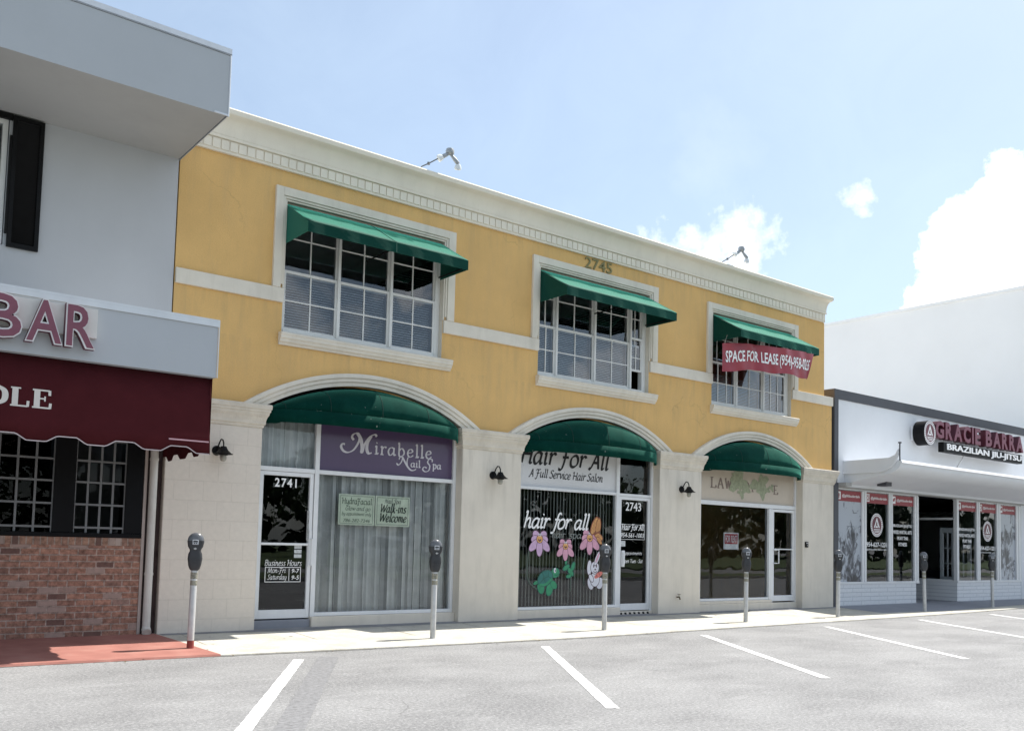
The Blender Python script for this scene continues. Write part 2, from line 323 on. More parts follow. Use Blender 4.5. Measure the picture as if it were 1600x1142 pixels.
M_CORN = mat('cream cornice', (.75, .70, .595), .8, .05, 1.5, .12, 70, stain=.18, stain_col=(.48, .45, .38), streak=True, spec=.25)
M_PIL = mat('cream pilaster stucco', (.665, .61, .525), .85, .06, 1.6, .25, 60, stain=.32, stain_col=(.44, .41, .35), streak=True, spec=.25)
add_drips(M_PIL, (.34, .30, .245), (3.06,), 1.3, .45)
M_CAP = mat('capital plaster', (.63, .575, .485), .85, .09, 6, .45, 45, stain=.4, stain_col=(.36, .31, .25), spec=.2)
M_BLOCK = brickmat('painted block', (.665, .605, .53), (.655, .595, .52), (.61, .555, .485), .41, .275, .006, bumps=.4, noise=.05)
M_GREEN = mat('green awning canvas', (.0015, .024, .018), .72, .16, 4, .3, 160, stain=.35, stain_col=(.010, .055, .042), spec=.3, sheen=1.0)
M_DOME = mat('green dome canvas', (.0016, .027, .021), .85, .18, 3.5, .3, 160, stain=.45, stain_col=(.012, .066, .05), spec=.1, sheen=.36)
add_specks(M_DOME, (.35, .38, .36), 17, .735, .76, .55)
M_MAROON = mat('maroon awning canvas', (.062, .0105, .0135), .85, .10, 4, .2, 200, stain=.15, spec=.1)
M_ALU = mat('white aluminium frame', (.70, .71, .72), .45, .05, 3, 0, stain=.15, streak=True)
M_WINW = mat('white window frame', (.72, .72, .70), .5, .05, 3, 0, stain=.12, streak=True)
M_GLASS = glass('shop glass', (.91, .94, .945), 1.3)
M_GLASSD = glass('dark barred glass', (.45, .46, .47), .3)
M_GLASSU = glass('upper window glass', (.74, .79, .83), 2.2)
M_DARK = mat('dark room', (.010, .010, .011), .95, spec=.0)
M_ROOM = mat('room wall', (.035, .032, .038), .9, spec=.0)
M_CURT = mat('curtain cloth', (.66, .69, .69), .9, .06, 4, transl=.2)
M_SLAT = mat('blind slat', (.78, .79, .80), .6, .03, 3)
M_BLACK = mat('black metal', (.006, .006, .0065), .5, .2, 9, spec=.15)
M_WHITE = mat('white vinyl letters', (.82, .82, .82), .6, .02)
M_INK = mat('black letters', (.012, .012, .014), .6, .05)
M_GREYW = mat('pale grey painted wall', (.465, .475, .495), .8, .03, 1.2, .1, 60, stain=.12, stain_col=(.44, .45, .46), streak=True, spec=.3)
M_SOFF = mat('grey soffit paint', (.36, .355, .345), .85, .04, 1.0, stain=.1)
M_FASC = mat('grey fascia sheet', (.41, .43, .455), .45, .03, .8, stain=.06)
M_COPE = mat('metal coping', (.60, .61, .62), .35, .06, 4, metal=.5)
M_LILAC = mat('mauve letter face', (.185, .055, .085), .5, .10, 6)
M_WHITEP = mat('white painted wall', (.70, .715, .74), .8, .03, 1.2, .08, 60, stain=.08, spec=.3)
M_TALL = mat('white rendered wall', (.86, .86, .855), .9, .03, .35, .1, 40, stain=.08, stain_col=(.80, .79, .78), spec=.2)
M_CHAR = mat('charcoal trim', (.065, .067, .078), .6, .06, 3)
M_KICK = brickmat('white painted brick', (.72, .735, .755), (.70, .715, .735), (.55, .57, .60), .8, .105, .012, bumps=.4, noise=.06)
M_BRICK = brickmat('red brick', (.36, .19, .135), (.225, .12, .092), (.35, .265, .225), .225, .082, .009, bumps=.8, noise=.6, pale=.6, pale_col=(.42, .33, .29))
M_ROWLOCK = brickmat('brick rowlock', (.34, .20, .14), (.19, .11, .09), (.32, .25, .21), .082, .30, .009, bumps=.8, noise=.5, pale=.8, pale_col=(.48, .40, .35))
M_ASPH = asphaltmat()
M_CONC = concretemat('sidewalk concrete', (.53, .51, .45), (.37, .345, .29))
M_RED = mat('red painted concrete', (.335, .145, .118), .88, .14, 2.5, .3, 50, stain=.6, stain_col=(.38, .22, .18), spec=.25)
M_APRON = mat('grey painted concrete', (.26, .27, .30), .8, .07, 2, .2, 50, stain=.2, spec=.3)
M_PAINT = wornpaint()
M_STEEL = mat('galvanised steel', (.50, .50, .49), .5, .12, 9, metal=.15, stain=.3, stain_col=(.3, .27, .23), streak=True)
M_METER = mat('grey meter casting', (.03, .031, .034), .5, .15, 12)

# ------------------------------------------------------------------ mesh helpers
ORG = {}
class MB:
    def __init__(s): s.v = []; s.f = []; s.fm = []; s.cm = 0
    def add(s, vs, fs):
        o = len(s.v); s.v += [tuple(p) for p in vs]
        for f in fs: s.f.append([i + o for i in f]); s.fm.append(s.cm)
    def box(s, x0, x1, y0, y1, z0, z1):
        if x0 > x1: x0, x1 = x1, x0
        if y0 > y1: y0, y1 = y1, y0
        if z0 > z1: z0, z1 = z1, z0
        s.add([(x0, y0, z0), (x1, y0, z0), (x1, y1, z0), (x0, y1, z0), (x0, y0, z1), (x1, y0, z1), (x1, y1, z1), (x0, y1, z1)],
              [(0, 3, 2, 1), (4, 5, 6, 7), (0, 1, 5, 4), (1, 2, 6, 5), (2, 3, 7, 6), (3, 0, 4, 7)]); return s
    def quad(s, a, b, c, d): s.add([a, b, c, d], [(0, 1, 2, 3)]); return s
    def prism(s, poly, y0, y1):            # polygon in x,z swept along y
        n = len(poly)
        s.add([(x, y0, z) for x, z in poly] + [(x, y1, z) for x, z in poly],
              [tuple(range(n)), tuple(range(2 * n - 1, n - 1, -1))] + [(i, i + n, (i + 1) % n + n, (i + 1) % n) for i in range(n)]); return s
    def prismx(s, poly, x0, x1):           # polygon in y,z swept along x
        n = len(poly)
        s.add([(x0, y, z) for y, z in poly] + [(x1, y, z) for y, z in poly],
              [tuple(range(n)), tuple(range(2 * n - 1, n - 1, -1))] + [(i, i + n, (i + 1) % n + n, (i + 1) % n) for i in range(n)]); return s
    def grid(s, rows, close=False):        # rows of points -> quads
        n = len(rows[0]); vs = [p for r in rows for p in r]; fs = []
        for i in range(len(rows) - 1):
            for j in range(n if close else n - 1):
                k = (j + 1) % n
                fs.append((i * n + j, i * n + k, (i + 1) * n + k, (i + 1) * n + j))
        s.add(vs, fs); return s
    def tube(s, path, r, n=8, caps=True):
        path = [Vector(p) for p in path]; rows = []; up = None
        for i, p in enumerate(path):
            d = (path[min(i + 1, len(path) - 1)] - path[max(i - 1, 0)]).normalized()
            if up is None:
                up = Vector((0, 0, 1)) if abs(d.z) < .9 else Vector((1, 0, 0))
            a = d.cross(up).normalized(); b = a.cross(d).normalized(); up = b
            rr = r[i] if isinstance(r, (list, tuple)) else r
            rows.append([p + rr * (math.cos(2 * PI * k / n) * a + math.sin(2 * PI * k / n) * b) for k in range(n)])
        s.grid(rows, True)
        if caps:
            s.add(rows[0], [tuple(range(n))]); s.add(rows[-1], [tuple(range(n - 1, -1, -1))])
        return s
    def lathe(s, c, prof, n=20, axis='z', sx=1.0, sy=1.0):   # prof: (radius, along axis)
        rows = []
        for r, t in prof:
            row = []
            for k in range(n):
                a = 2 * PI * k / n; u, w = r * math.cos(a) * sx, r * math.sin(a) * sy
                if axis == 'z': row.append((c[0] + u, c[1] + w, c[2] + t))
                elif axis == 'y': row.append((c[0] + u, c[1] + t, c[2] + w))
                else: row.append((c[0] + t, c[1] + u, c[2] + w))
            rows.append(row)
        s.grid(rows, True)
        s.add(rows[0], [tuple(range(n))]); s.add(rows[-1], [tuple(range(n - 1, -1, -1))])
        return s
    def build(s, name, m, parent=None, smooth=False, bevel=0.0, solid=0.0, recalc=True, ang=35):
        me = bpy.data.meshes.new(name)
        o0 = ORG.get(parent.as_pointer(), Vector((0, 0, 0))) if parent else Vector((0, 0, 0))
        me.from_pydata([Vector(p) - o0 for p in s.v], [], s.f)
        ms = m if isinstance(m, (list, tuple)) else [m]
        for q in ms: me.materials.append(q)
        if len(ms) > 1: me.polygons.foreach_set('material_index', s.fm)
        if recalc:
            bm = bmesh.new(); bm.from_mesh(me); bmesh.ops.recalc_face_normals(bm, faces=bm.faces); bm.to_mesh(me); bm.free()
        if smooth:
            me.polygons.foreach_set('use_smooth', [True] * len(me.polygons)); me.set_sharp_from_angle(angle=R(ang))
        me.update()
        o = bpy.data.objects.new(name, me); COL.objects.link(o)
        if parent: o.parent = parent
        ORG[o.as_pointer()] = o0
        if bevel:
            b = o.modifiers.new('bevel', 'BEVEL'); b.width = bevel; b.segments = 2; b.limit_method = 'ANGLE'; b.angle_limit = R(40)
        if solid:
            b = o.modifiers.new('solid', 'SOLIDIFY'); b.thickness = solid; b.offset = 0
        return o

def thing(name, label, cat, loc=(0, 0, 0), group=None):
    o = bpy.data.objects.new(name, None); COL.objects.link(o); o.location = loc
    o.empty_display_size = .2
    o['label'] = label; o['category'] = cat
    if group: o['group'] = group
    ORG[o.as_pointer()] = Vector(loc)
    return o
def structure(o, kind='structure'): o['kind'] = kind; return o
def copy_tree(o, parent=None):
    c = o.copy(); COL.objects.link(c)
    if parent: c.parent = parent
    for ch in list(o.children): copy_tree(ch, c)
    return c

def wall_holes(mb, outer, holes, y0, y1):
    loops = [outer] + holes
    flat = [p for l in loops for p in l]
    tris = tessellate_polygon([[Vector((x, z, 0)) for x, z in l] for l in loops])
    n = len(flat)
    mb.add([(x, y0, z) for x, z in flat] + [(x, y1, z) for x, z in flat],
           [tuple(t) for t in tris] + [tuple(i + n for i in reversed(t)) for t in tris])
    o = 0
    for l in loops:
        k = len(l)
        mb.add([(x, y0, z) for x, z in l] + [(x, y1, z) for x, z in l], [(i, (i + 1) % k, (i + 1) % k + k, i + k) for i in range(k)])

# ------------------------------------------------------------------ lettering
def text(mb, body, x0, x1, z0, z1, y, depth=.004, bold=0.0, shear=0.0, fit=True, res=3, spacing=1.0):
    """sans lettering standing on the wall plane y, fitted to the given box, facing -y"""
    cu = bpy.data.curves.new('t', 'FONT'); cu.body = body; cu.size = 1; cu.offset = bold; cu.shear = shear
    cu.resolution_u = res; cu.space_character = spacing; cu.extrude = .5 if depth else 0
    o = bpy.data.objects.new('t', cu); COL.objects.link(o)
    dg = bpy.context.evaluated_depsgraph_get(); dg.update()
    me = o.evaluated_get(dg).to_mesh()
    vs = [v.co.copy() for v in me.vertices]; fs = [tuple(p.vertices) for p in me.polygons]
    o.evaluated_get(dg).to_mesh_clear(); bpy.data.objects.remove(o); bpy.data.curves.remove(cu)
    a0, a1 = min(v.x for v in vs), max(v.x for v in vs); b0, b1 = min(v.y for v in vs), max(v.y for v in vs)
    sx, sz = (x1 - x0) / (a1 - a0), (z1 - z0) / (b1 - b0)
    mb.add([(x0 + (v.x - a0) * sx, y - (v.z + .5) * depth if depth else y, z0 + (v.y - b0) * sz) for v in vs], fs)

G = {  # pen strokes of each letter: x-height 1, baseline 0
 'a': (1.02, [[(.74,.86),(.5,1),(.2,.85),(.05,.45),(.18,.05),(.42,.04),(.72,.42)], [(.77,1),(.73,.3),(.82,.02),(1.0,.16)]]),
 'b': (1.0, [[(.06,1.5),(.18,1.62),(.18,.12),(.45,0),(.75,.2),(.82,.55),(.65,.92),(.4,.96),(.18,.62)]]),
 'c': (.8, [[(.72,.84),(.5,1),(.2,.85),(.06,.45),(.2,.06),(.5,.02),(.75,.22)]]),
 'd': (1.05, [[(.74,.86),(.5,1),(.2,.85),(.05,.45),(.18,.05),(.42,.04),(.74,.42)], [(.70,1.55),(.8,1.62),(.76,.3),(.85,.02),(1.03,.16)]]),
 'e': (.84, [[(.1,.5),(.5,.56),(.7,.76),(.5,1),(.2,.86),(.06,.45),(.2,.05),(.5,.02),(.78,.25)]]),
 'f': (.62, [[(.78,1.5),(.58,1.62),(.42,1.4),(.36,.6),(.26,-.2),(.1,-.45),(-.1,-.4)], [(.1,.95),(.66,.95)]]),
 'g': (.98, [[(.74,.86),(.5,1),(.2,.85),(.05,.5),(.18,.12),(.42,.1),(.72,.42)], [(.77,1),(.75,0),(.65,-.4),(.35,-.5),(.08,-.38)]]),
 'h': (1.02, [[(.06,1.5),(.18,1.62),(.18,0)], [(.18,.6),(.45,.97),(.66,.9),(.7,.6),(.7,.2),(.8,.02),(.97,.16)]]),
 'i': (.46, [[(.04,.85),(.18,1),(.18,.2),(.27,.02),(.44,.16)], [(.18,1.36),(.24,1.46)]]),
 'k': (.88, [[(.06,1.5),(.18,1.62),(.18,0)], [(.66,.95),(.2,.5)], [(.3,.58),(.7,.02),(.86,.1)]]),
 'l': (.46, [[(.06,1.5),(.2,1.62),(.2,.2),(.29,.02),(.46,.16)]]),
 'm': (1.32, [[(.04,.85),(.16,1),(.16,0)], [(.16,.6),(.4,.97),(.57,.9),(.6,.6),(.6,0)], [(.6,.6),(.84,.97),(1.01,.9),(1.05,.6),(1.05,.2),(1.14,.02),(1.28,.16)]]),
 'n': (1.0, [[(.04,.85),(.16,1),(.16,0)], [(.16,.6),(.45,.97),(.65,.9),(.7,.6),(.7,.2),(.8,.02),(.95,.16)]]),
 'o': (.96, [[(.45,1),(.14,.8),(.05,.45),(.18,.06),(.48,.0),(.78,.22),(.84,.6),(.7,.92),(.45,1)]]),
 'p': (.95, [[(.04,.85),(.16,1),(.16,-.5)], [(.16,.6),(.42,.98),(.75,.85),(.82,.45),(.65,.08),(.4,0),(.16,.2)]]),
 'r': (.72, [[(.04,.85),(.18,1),(.18,0)], [(.18,.6),(.4,.95),(.6,1),(.7,.86)]]),
 's': (.72, [[(.62,.88),(.4,1),(.15,.86),(.2,.62),(.5,.42),(.6,.2),(.4,0),(.06,.1)]]),
 't': (.6, [[(.25,1.35),(.22,.3),(.32,.02),(.56,.16)], [(.02,.95),(.52,.95)]]),
 'u': (1.06, [[(.04,.85),(.16,1),(.16,.3),(.3,.02),(.5,.08),(.74,.45)], [(.78,1),(.78,.2),(.88,.02),(1.02,.16)]]),
 'v': (.85, [[(.02,.85),(.14,1),(.38,.02)], [(.38,.02),(.7,.6),(.72,.98)]]),
 'w': (1.25, [[(.02,.85),(.14,1),(.36,.02)], [(.36,.02),(.64,.95)], [(.64,.95),(.84,.02)], [(.84,.02),(1.14,.6),(1.16,.98)]]),
 'y': (.95, [[(.04,.85),(.16,1),(.16,.35),(.3,.05),(.5,.1),(.72,.45)], [(.75,1),(.75,0),(.65,-.4),(.35,-.5),(.1,-.38)]]),
 'A': (1.1, [[(-.12,.06),(.1,.04),(.62,1.52)], [(.62,1.52),(.96,.0)], [(.25,.55),(.88,.55)]]),
 'B': (1.05, [[(.15,1.5),(.15,0)], [(-.02,1.4),(.4,1.54),(.8,1.3),(.7,.95),(.25,.82)], [(.25,.82),(.8,.7),(.92,.35),(.65,.02),(.15,0)]]),
 'F': (1.0, [[(-.1,1.25),(.1,1.5),(.5,1.44),(1.05,1.56)], [(.45,1.45),(.4,.4),(.22,-.3),(-.12,-.3)], [(.15,.76),(.82,.8)]]),
 'G': (1.2, [[(1.0,1.3),(.7,1.52),(.25,1.3),(.05,.75),(.2,.2),(.6,0),(.98,.2),(1.0,.65)], [(.65,.66),(1.12,.66)]]),
 'H': (1.3, [[(-.1,1.3),(.1,1.5),(.24,1.4),(.2,0)], [(1.1,1.54),(1.02,.2),(1.12,.02),(1.26,.1)], [(.1,.78),(1.12,.8)]]),
 'M': (1.55, [[(.0,.05),(.2,.1),(.3,1.5)], [(.3,1.5),(.72,.1)], [(.72,.1),(1.2,1.5)], [(1.2,1.5),(1.3,.1),(1.5,.1)]]),
 'N': (1.25, [[(-.05,.02),(.12,.05),(.2,1.5)], [(.2,1.5),(.95,.0)], [(.95,.0),(1.02,1.3),(1.15,1.5)]]),
 'O': (1.4, [[(.65,1.52),(.2,1.25),(.05,.72),(.25,.15),(.65,0),(1.1,.25),(1.25,.8),(1.05,1.35),(.65,1.52)]]),
 'S': (.95, [[(.86,1.35),(.6,1.52),(.25,1.4),(.2,1.1),(.55,.8),(.76,.45),(.55,.05),(.2,.02),(-.04,.22)]]),
 'T': (1.05, [[(-.05,1.3),(.1,1.5),(.6,1.44),(1.1,1.54)], [(.52,1.45),(.46,.2),(.3,0)]]),
 'W': (1.75, [[(.0,1.35),(.15,1.5),(.42,.02)], [(.42,.02),(.88,1.4)], [(.88,1.4),(1.15,.02)], [(1.15,.02),(1.6,1.1),(1.66,1.54)]]),
 '-': (.6, [[(.08,.5),(.5,.52)]]),
 '.': (.3, [[(.08,.0),(.16,.08)]]),
}
SERIF = {'i': [(-.02,.38,0)], 'r': [(0,.4,0)], 'b': [], 'l': [(.02,.42,0)], 'p': [(0,.34,-.5)], 'N': [(-.1,.3,0)], 'n': [], 'M': []}
def smooth_path(pts, k=6):
    if len(pts) < 3:
        return [(pts[0][0] + (pts[1][0] - pts[0][0]) * t / 4, pts[0][1] + (pts[1][1] - pts[0][1]) * t / 4) for t in range(5)]
    out = []
    closed = pts[0] == pts[-1]
    for i in range(len(pts) - 1):
        p1, p2 = pts[i], pts[i + 1]
        p0 = pts[i - 1] if i else (pts[-2] if closed else p1); p3 = pts[i + 2] if i + 2 < len(pts) else (pts[1] if closed else p2)
        for t in range(k):
            t /= k
            out.append(tuple(.5 * (2 * p1[a] + (p2[a] - p0[a]) * t + (2 * p0[a] - 5 * p1[a] + 4 * p2[a] - p3[a]) * t * t + (3 * p1[a] - p0[a] - 3 * p2[a] + p3[a]) * t ** 3) for a in (0, 1)))
    out.append(pts[-1]); return out
def ribbon(mb, pts, y, w, nib=0.0, ang=40.0):
    """one pen stroke: pts in the x,z plane; half width w plus a broad nib held at ang"""
    nx, nz = math.cos(R(ang)), math.sin(R(ang)); L_, R_ = [], []
    n = len(pts)
    for i, p in enumerate(pts):
        a, b = pts[max(i - 1, 0)], pts[min(i + 1, n - 1)]
        dx, dz = b[0] - a[0], b[1] - a[1]; l = math.hypot(dx, dz) or 1; px, pz = -dz / l, dx / l
        h = w + nib * abs(px * nx + pz * nz)
        yy = y - i * 2e-5
        L_.append((p[0] + px * h, yy, p[1] + pz * h)); R_.append((p[0] - px * h, yy, p[1] - pz * h))
    mb.grid([L_, R_])
def pen(mb, body, x0, x1, z0, xh, y, w=.05, nib=.07, ang=40, slant=.22, serif=False, gap=.06, xs=None):
    """pen lettering from x0 to x1 on baseline z0 with the given x-height"""
    adv = 0; items = []
    for ch in body:
        if ch == ' ': adv += .55; continue
        a, st = G[ch]; items.append((ch, adv, st)); adv += a + gap
    sc = (x1 - x0) / max(adv - gap, .1)
    k = 0
    for ch, ox, st in items:
        ss = [smooth_path(s) for s in st]
        if serif:
            for s in SERIF.get(ch, []): ss.append([(s[0], s[2]), ((s[0] + s[1]) / 2, s[2]), (s[1], s[2])])
        for s in ss:
            k += 1
            ribbon(mb, [(x0 + (ox + px) * sc + slant * pz * xh, z0 + pz * xh) for px, pz in s], y - .0006 * (k % 3), w * xh, nib * xh, ang)
def disc(mb, cx, cz, rx, rz, y, n=28, rot=0.0):
    c, s = math.cos(rot), math.sin(rot)
    mb.add([(cx + rx * math.cos(2 * PI * k / n) * c - rz * math.sin(2 * PI * k / n) * s, y, cz + rx * math.cos(2 * PI * k / n) * s + rz * math.sin(2 * PI * k / n) * c) for k in range(n)], [tuple(range(n))])
def ring(mb, cx, cz, r0, r1, y, n=36, sx=1.0):
    mb.grid([[(cx + r * sx * math.cos(2 * PI * k / n), y, cz + r * math.sin(2 * PI * k / n)) for k in range(n)] for r in (r0, r1)], True)

# ================================================================== THE GROUND
def sw(y): return .09 + .042 * min(y, 0.0)                       # sidewalk falls towards the kerb
KERB = [(-12, -1.80), (0, -1.84), (1.9, -1.88), (3.4, -1.93), (4.9, -2.05), (6.8, -2.15), (8.9, -2.26), (10.4, -2.26), (13.5, -2.13), (18.9, -1.98), (22, -1.84), (26.8, -1.48), (34, -1.1), (45, -.9)]
def kerb(x):
    for (a, b), (c, d) in zip(KERB, KERB[1:]):
        if a <= x <= c: return b + (d - b) * (x - a) / (c - a)
    return KERB[-1][1]
g = MB(); g.quad((-900, -900, 0), (900, -900, 0), (900, 900, 0), (-900, 900, 0))
structure(g.build('parking_lot_ground', M_ASPH))
rows_t, rows_f = [], []
xs = [-12 + i * .35 for i in range(163)]
m = MB()
for x in xs:
    k = kerb(x) + random.uniform(-.012, .012)
    rows_t.append([(x, .32, .09), (x, 0, .09), (x, k * .5, sw(k * .5)), (x, k + .03, max(sw(k + .03), .022)), (x, k, max(sw(k) - .006, .016)), (x, k - .008, -.01)])
m.grid(rows_t)
structure(m.build('sidewalk', M_CONC, smooth=True))
j = MB()
for x in [4.35 + 1.55 * i for i in range(10)]:
    k = kerb(x)
    j.grid([[(x - .006, y, sw(y) + .003) for y in (-.02, k * .5, k + .03)], [(x + .006, y, sw(y) + .003) for y in (-.02, k * .5, k + .03)]])
for i in range(40):
    a, b = 4.3 + i * .39, 4.3 + (i + 1) * .39
    j.quad((a, kerb(a) + .36, sw(kerb(a) + .36) + .003), (b, kerb(b) + .36, sw(kerb(b) + .36) + .003), (b, kerb(b) + .37, sw(kerb(b) + .37) + .003), (a, kerb(a) + .37, sw(kerb(a) + .37) + .003))
structure(j.build('sidewalk_joints', mat('joint dirt', (.24, .21, .175), .95, .3, 8)))
d = MB()
for i in range(230):
    a = -10 + i * .2; b = a + .2
    w0 = .018 + .02 * abs(math.sin(i * 1.7) * math.sin(i * .37))
    d.quad((a, kerb(a) - .012 - w0, .003), (b, kerb(b) - .012 - w0 * random.uniform(.4, 1.5), .003), (b, kerb(b) - .004, .003), (a, kerb(a) - .004, .003))
structure(d.build('gutter_seam', mat('gutter dirt', (.085, .08, .07), .95, .4, 14)))
lf = MB(); rl = random.Random(5)
for i in range(170):
    x = rl.uniform(-4, 30); off = abs(rl.gauss(0, .10)); y = kerb(x) - .02 - off if rl.random() < .75 else kerb(x) + rl.uniform(.02, .5)
    z = .008 if y < kerb(x) else sw(y) + .012; s_ = rl.uniform(.012, .032); a = rl.random() * 6.3
    c_, d_ = math.cos(a) * s_, math.sin(a) * s_
    lf.add([(x - c_, y - d_, z), (x + d_ * .45, y - c_ * .45, z + rl.uniform(0, .008)), (x + c_, y + d_, z + .004), (x - d_ * .45, y + c_ * .45, z + rl.uniform(0, .008))], [(0, 1, 2, 3)])
structure(lf.build('leaf_litter', mat('dry leaf', (.16, .12, .065), .9, .4, 40), recalc=False), 'stuff')
gm = MB()
for i in range(46):
    x = rl.uniform(4.4, 20); y = rl.uniform(kerb(x) + .15, -.1); r_ = rl.uniform(.012, .028)
    gm.add([(x + r_ * math.cos(k * .785) * 1.2, y + r_ * math.sin(k * .785), sw(y) + .003) for k in range(8)], [tuple(range(8))])
structure(gm.build('gum_spots', mat('old gum', (.17, .16, .145), .9, .2, 30)), 'stuff')
p = MB()
edge = [(4.05, -.0), (4.09, -.35), (4.12, -.6), (4.17, -1.2), (4.22, -2.0)]
rows = []
for x, y in edge: rows.append([(xx, y if y > -1.9 else kerb(xx) + .004, (sw(y if y > -1.9 else kerb(xx)) if y > -1.9 else max(sw(kerb(xx)), .022)) + .004) for xx in (-10, -3, 1.9, x)])
p.grid(rows)
kk = [(x, kerb(x)) for x in (-10, -3, 1.9, 4.22)]
p.grid([[(x, k + .004, max(sw(k), .022) + .004) for x, k in kk], [(x, k - .013, 0.0) for x, k in kk]])
structure(p.build('red_pavement', M_RED))
ap = MB(); rows = []
for x in [20.03 + i * .5 for i in range(40)]:
    rows.append([(x, y, sw(y) + .004) for y in (3.6, 0, -.6, kerb(x) + .36)])
ap.grid(rows); structure(ap.build('grey_pavement', M_APRON))
ed = MB()  # darker grey strip of pavement along the foot of the yellow front
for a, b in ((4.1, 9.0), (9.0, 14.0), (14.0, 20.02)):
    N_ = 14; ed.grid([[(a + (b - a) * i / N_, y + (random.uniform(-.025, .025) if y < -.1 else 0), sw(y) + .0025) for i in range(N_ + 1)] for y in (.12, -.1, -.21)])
structure(ed.build('dark_pavement_edge', mat('dark grey concrete', (.215, .215, .225), .9, .22, 3, .3, 40)))
# parking bay lines
u = Vector((-2.6, -4.14)).normalized(); nrm = Vector((u.y, -u.x))
def strip(mb, x, y, ln, w, z=.004, wob=0.0, k=None):
    u = Vector((-(k or .628), -1.0)).normalized(); nrm = Vector((u.y, -u.x))
    a = Vector((x, y)); rows = []
    for i in range(61):
        c = a + u * ln * i / 60; h = w / 2 + random.uniform(-wob, wob)
        rows.append([(c.x - nrm.x * h, c.y - nrm.y * h, z), (c.x + nrm.x * h, c.y + nrm.y * h, z)])
    mb.grid(rows)
for i, (x, y) in enumerate([(4.90, -2.70), (8.52, -2.92), (12.06, -2.76), (15.69, -2.68), (19.42, -2.5), (23.1, -2.3), (26.9, -2.0), (1.3, -2.6)]):
    mb = MB(); strip(mb, x, y, 4.83, .122, .004, .0035, [.595, .647, .653, .686, .68, .68, .68, .6][i]); structure(mb.build('parking_line', M_PAINT))
mb = MB(); strip(mb, 5.33, -2.62, 5.0, .24, .0035, .010, .595)
structure(mb.build('covered_line', mat('tar over an old line', (.19, .19, .195), .9, .35, 22, .4, 80)))
# far side of the parking lot, behind the camera: only the shop glass sees it
mb = MB(); mb.box(-60, 90, -18.1, -14.6, 0, .12); structure(mb.build('planted_strip_kerb', mat('kerb concrete', (.42, .41, .38), .9)))
mb = MB(); mb.quad((-60, -18.0, .124), (90, -18.0, .124), (90, -14.7, .124), (-60, -14.7, .124)); structure(mb.build('grass_strip', mat('dry grass', (.07, .095, .03), .95, .4, 8)))
mb = MB(); mb.box(-150, 200, -110, -26.5, -.02, .10); structure(mb.build('far_lawn', mat('lawn', (.06, .09, .028), .95, .35, 2)))

# ================================================================== YELLOW BUILDING
B = thing('shop_building', 'yellow two storey shop building with cream trim, green awnings and three arched shopfronts', 'building', (12, 0, 0))
CX = [7.245, 12.11, 16.955]; HW = 1.80; ZC = .33; RI = 3.52; RO = 3.70; SPR = 3.36
WIN = [(5.69, 8.56), (10.66, 13.56), (15.49, 18.32)]
def arc(cx, r, zmin, n=28):
    t0 = math.asin((zmin - ZC) / r)
    return [(cx + r * math.cos(t0 + (PI - 2 * t0) * i / n), ZC + r * math.sin(t0 + (PI - 2 * t0) * i / n)) for i in range(n + 1)]
mb = MB()
outer = [(4.085, .04), (19.95, .04), (19.95, 5.14), (19.63, 5.14), (19.63, 6.944), (19.57, 6.944), (19.57, 7.0), (4.085, 7.0)]
holes = []
for c in CX: holes.append([(c - HW, .045), (c + HW, .045), (c + HW, SPR - .001)] + arc(c, RI, SPR) + [(c - HW, SPR - .001)])
for a, b in WIN: holes.append([(a, 4.47), (b, 4.47), (b, 6.5), (a, 6.5)])
holes = [[(x, z if z > .05 else .06) for x, z in h] for h in holes]
wall_holes(mb, outer, holes, 0, .3)
mb.box(4.085, 4.28, .302, 14, .04, 7.0); mb.box(19.47, 19.569, .302, 14, .04, 6.998); mb.box(19.57, 19.628, .302, 14, .04, 6.943); mb.box(4.085, 19.67, 14.002, 14.2, .04, 7.0)
mb.box(19.632, 19.948, .302, 14, 3.2, 5.138)
mb.build('wall', M_YEL, B)
mb = MB(); mb.box(4.29, 19.46, .31, 13.99, 6.86, 6.98); mb.build('roof', mat('white bounce roof', (.78, .78, .76), .9), B)  # unseen roof, made white to bounce sunlight up onto the tall wall
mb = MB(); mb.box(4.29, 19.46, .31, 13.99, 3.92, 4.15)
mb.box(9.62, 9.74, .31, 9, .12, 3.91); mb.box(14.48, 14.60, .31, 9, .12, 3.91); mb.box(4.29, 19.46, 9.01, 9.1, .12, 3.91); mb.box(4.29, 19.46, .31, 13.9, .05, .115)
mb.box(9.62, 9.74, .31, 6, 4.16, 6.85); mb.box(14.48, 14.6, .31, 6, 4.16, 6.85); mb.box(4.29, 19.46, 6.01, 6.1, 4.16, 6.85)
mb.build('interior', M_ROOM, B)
# cornice: profile swept along the front and round the right-hand corner
prof = [(.0, 6.945), (.046, 6.945), (.046, 7.135), (.085, 7.14), (.085, 7.175), (.07, 7.185)]
for i in range(9):
    a = i / 8 * PI / 2
    prof.append((.075 + .115 * (1 - math.cos(a)), 7.19 + .24 * math.sin(a)))
prof += [(.215, 7.445), (.235, 7.455), (.24, 7.47), (.24, 7.525), (.225, 7.545), (-.3, 7.56)]
mb = MB()
mb.grid([[(4.085, -o, z) for o, z in prof], [(19.58 + o * .35, -o, z) for o, z in prof], [(19.58 + o * .35, 12, z) for o, z in prof]])
mb.build('cornice', M_CORN, B, smooth=True, recalc=False)
mb = MB(); n = 0; x = 4.12
while x < 19.47:
    mb.box(x, x + .110, -.062, -.04, 6.985, 7.126); x += .130
mb.build('dentil_band', M_CORN, B); mb = MB()
for i in range(20): mb.box(19.596, 19.612, .02 + i * .1425, .137 + i * .1425, 6.975, 7.128)
mb.build('dentil_band', M_CORN, B)
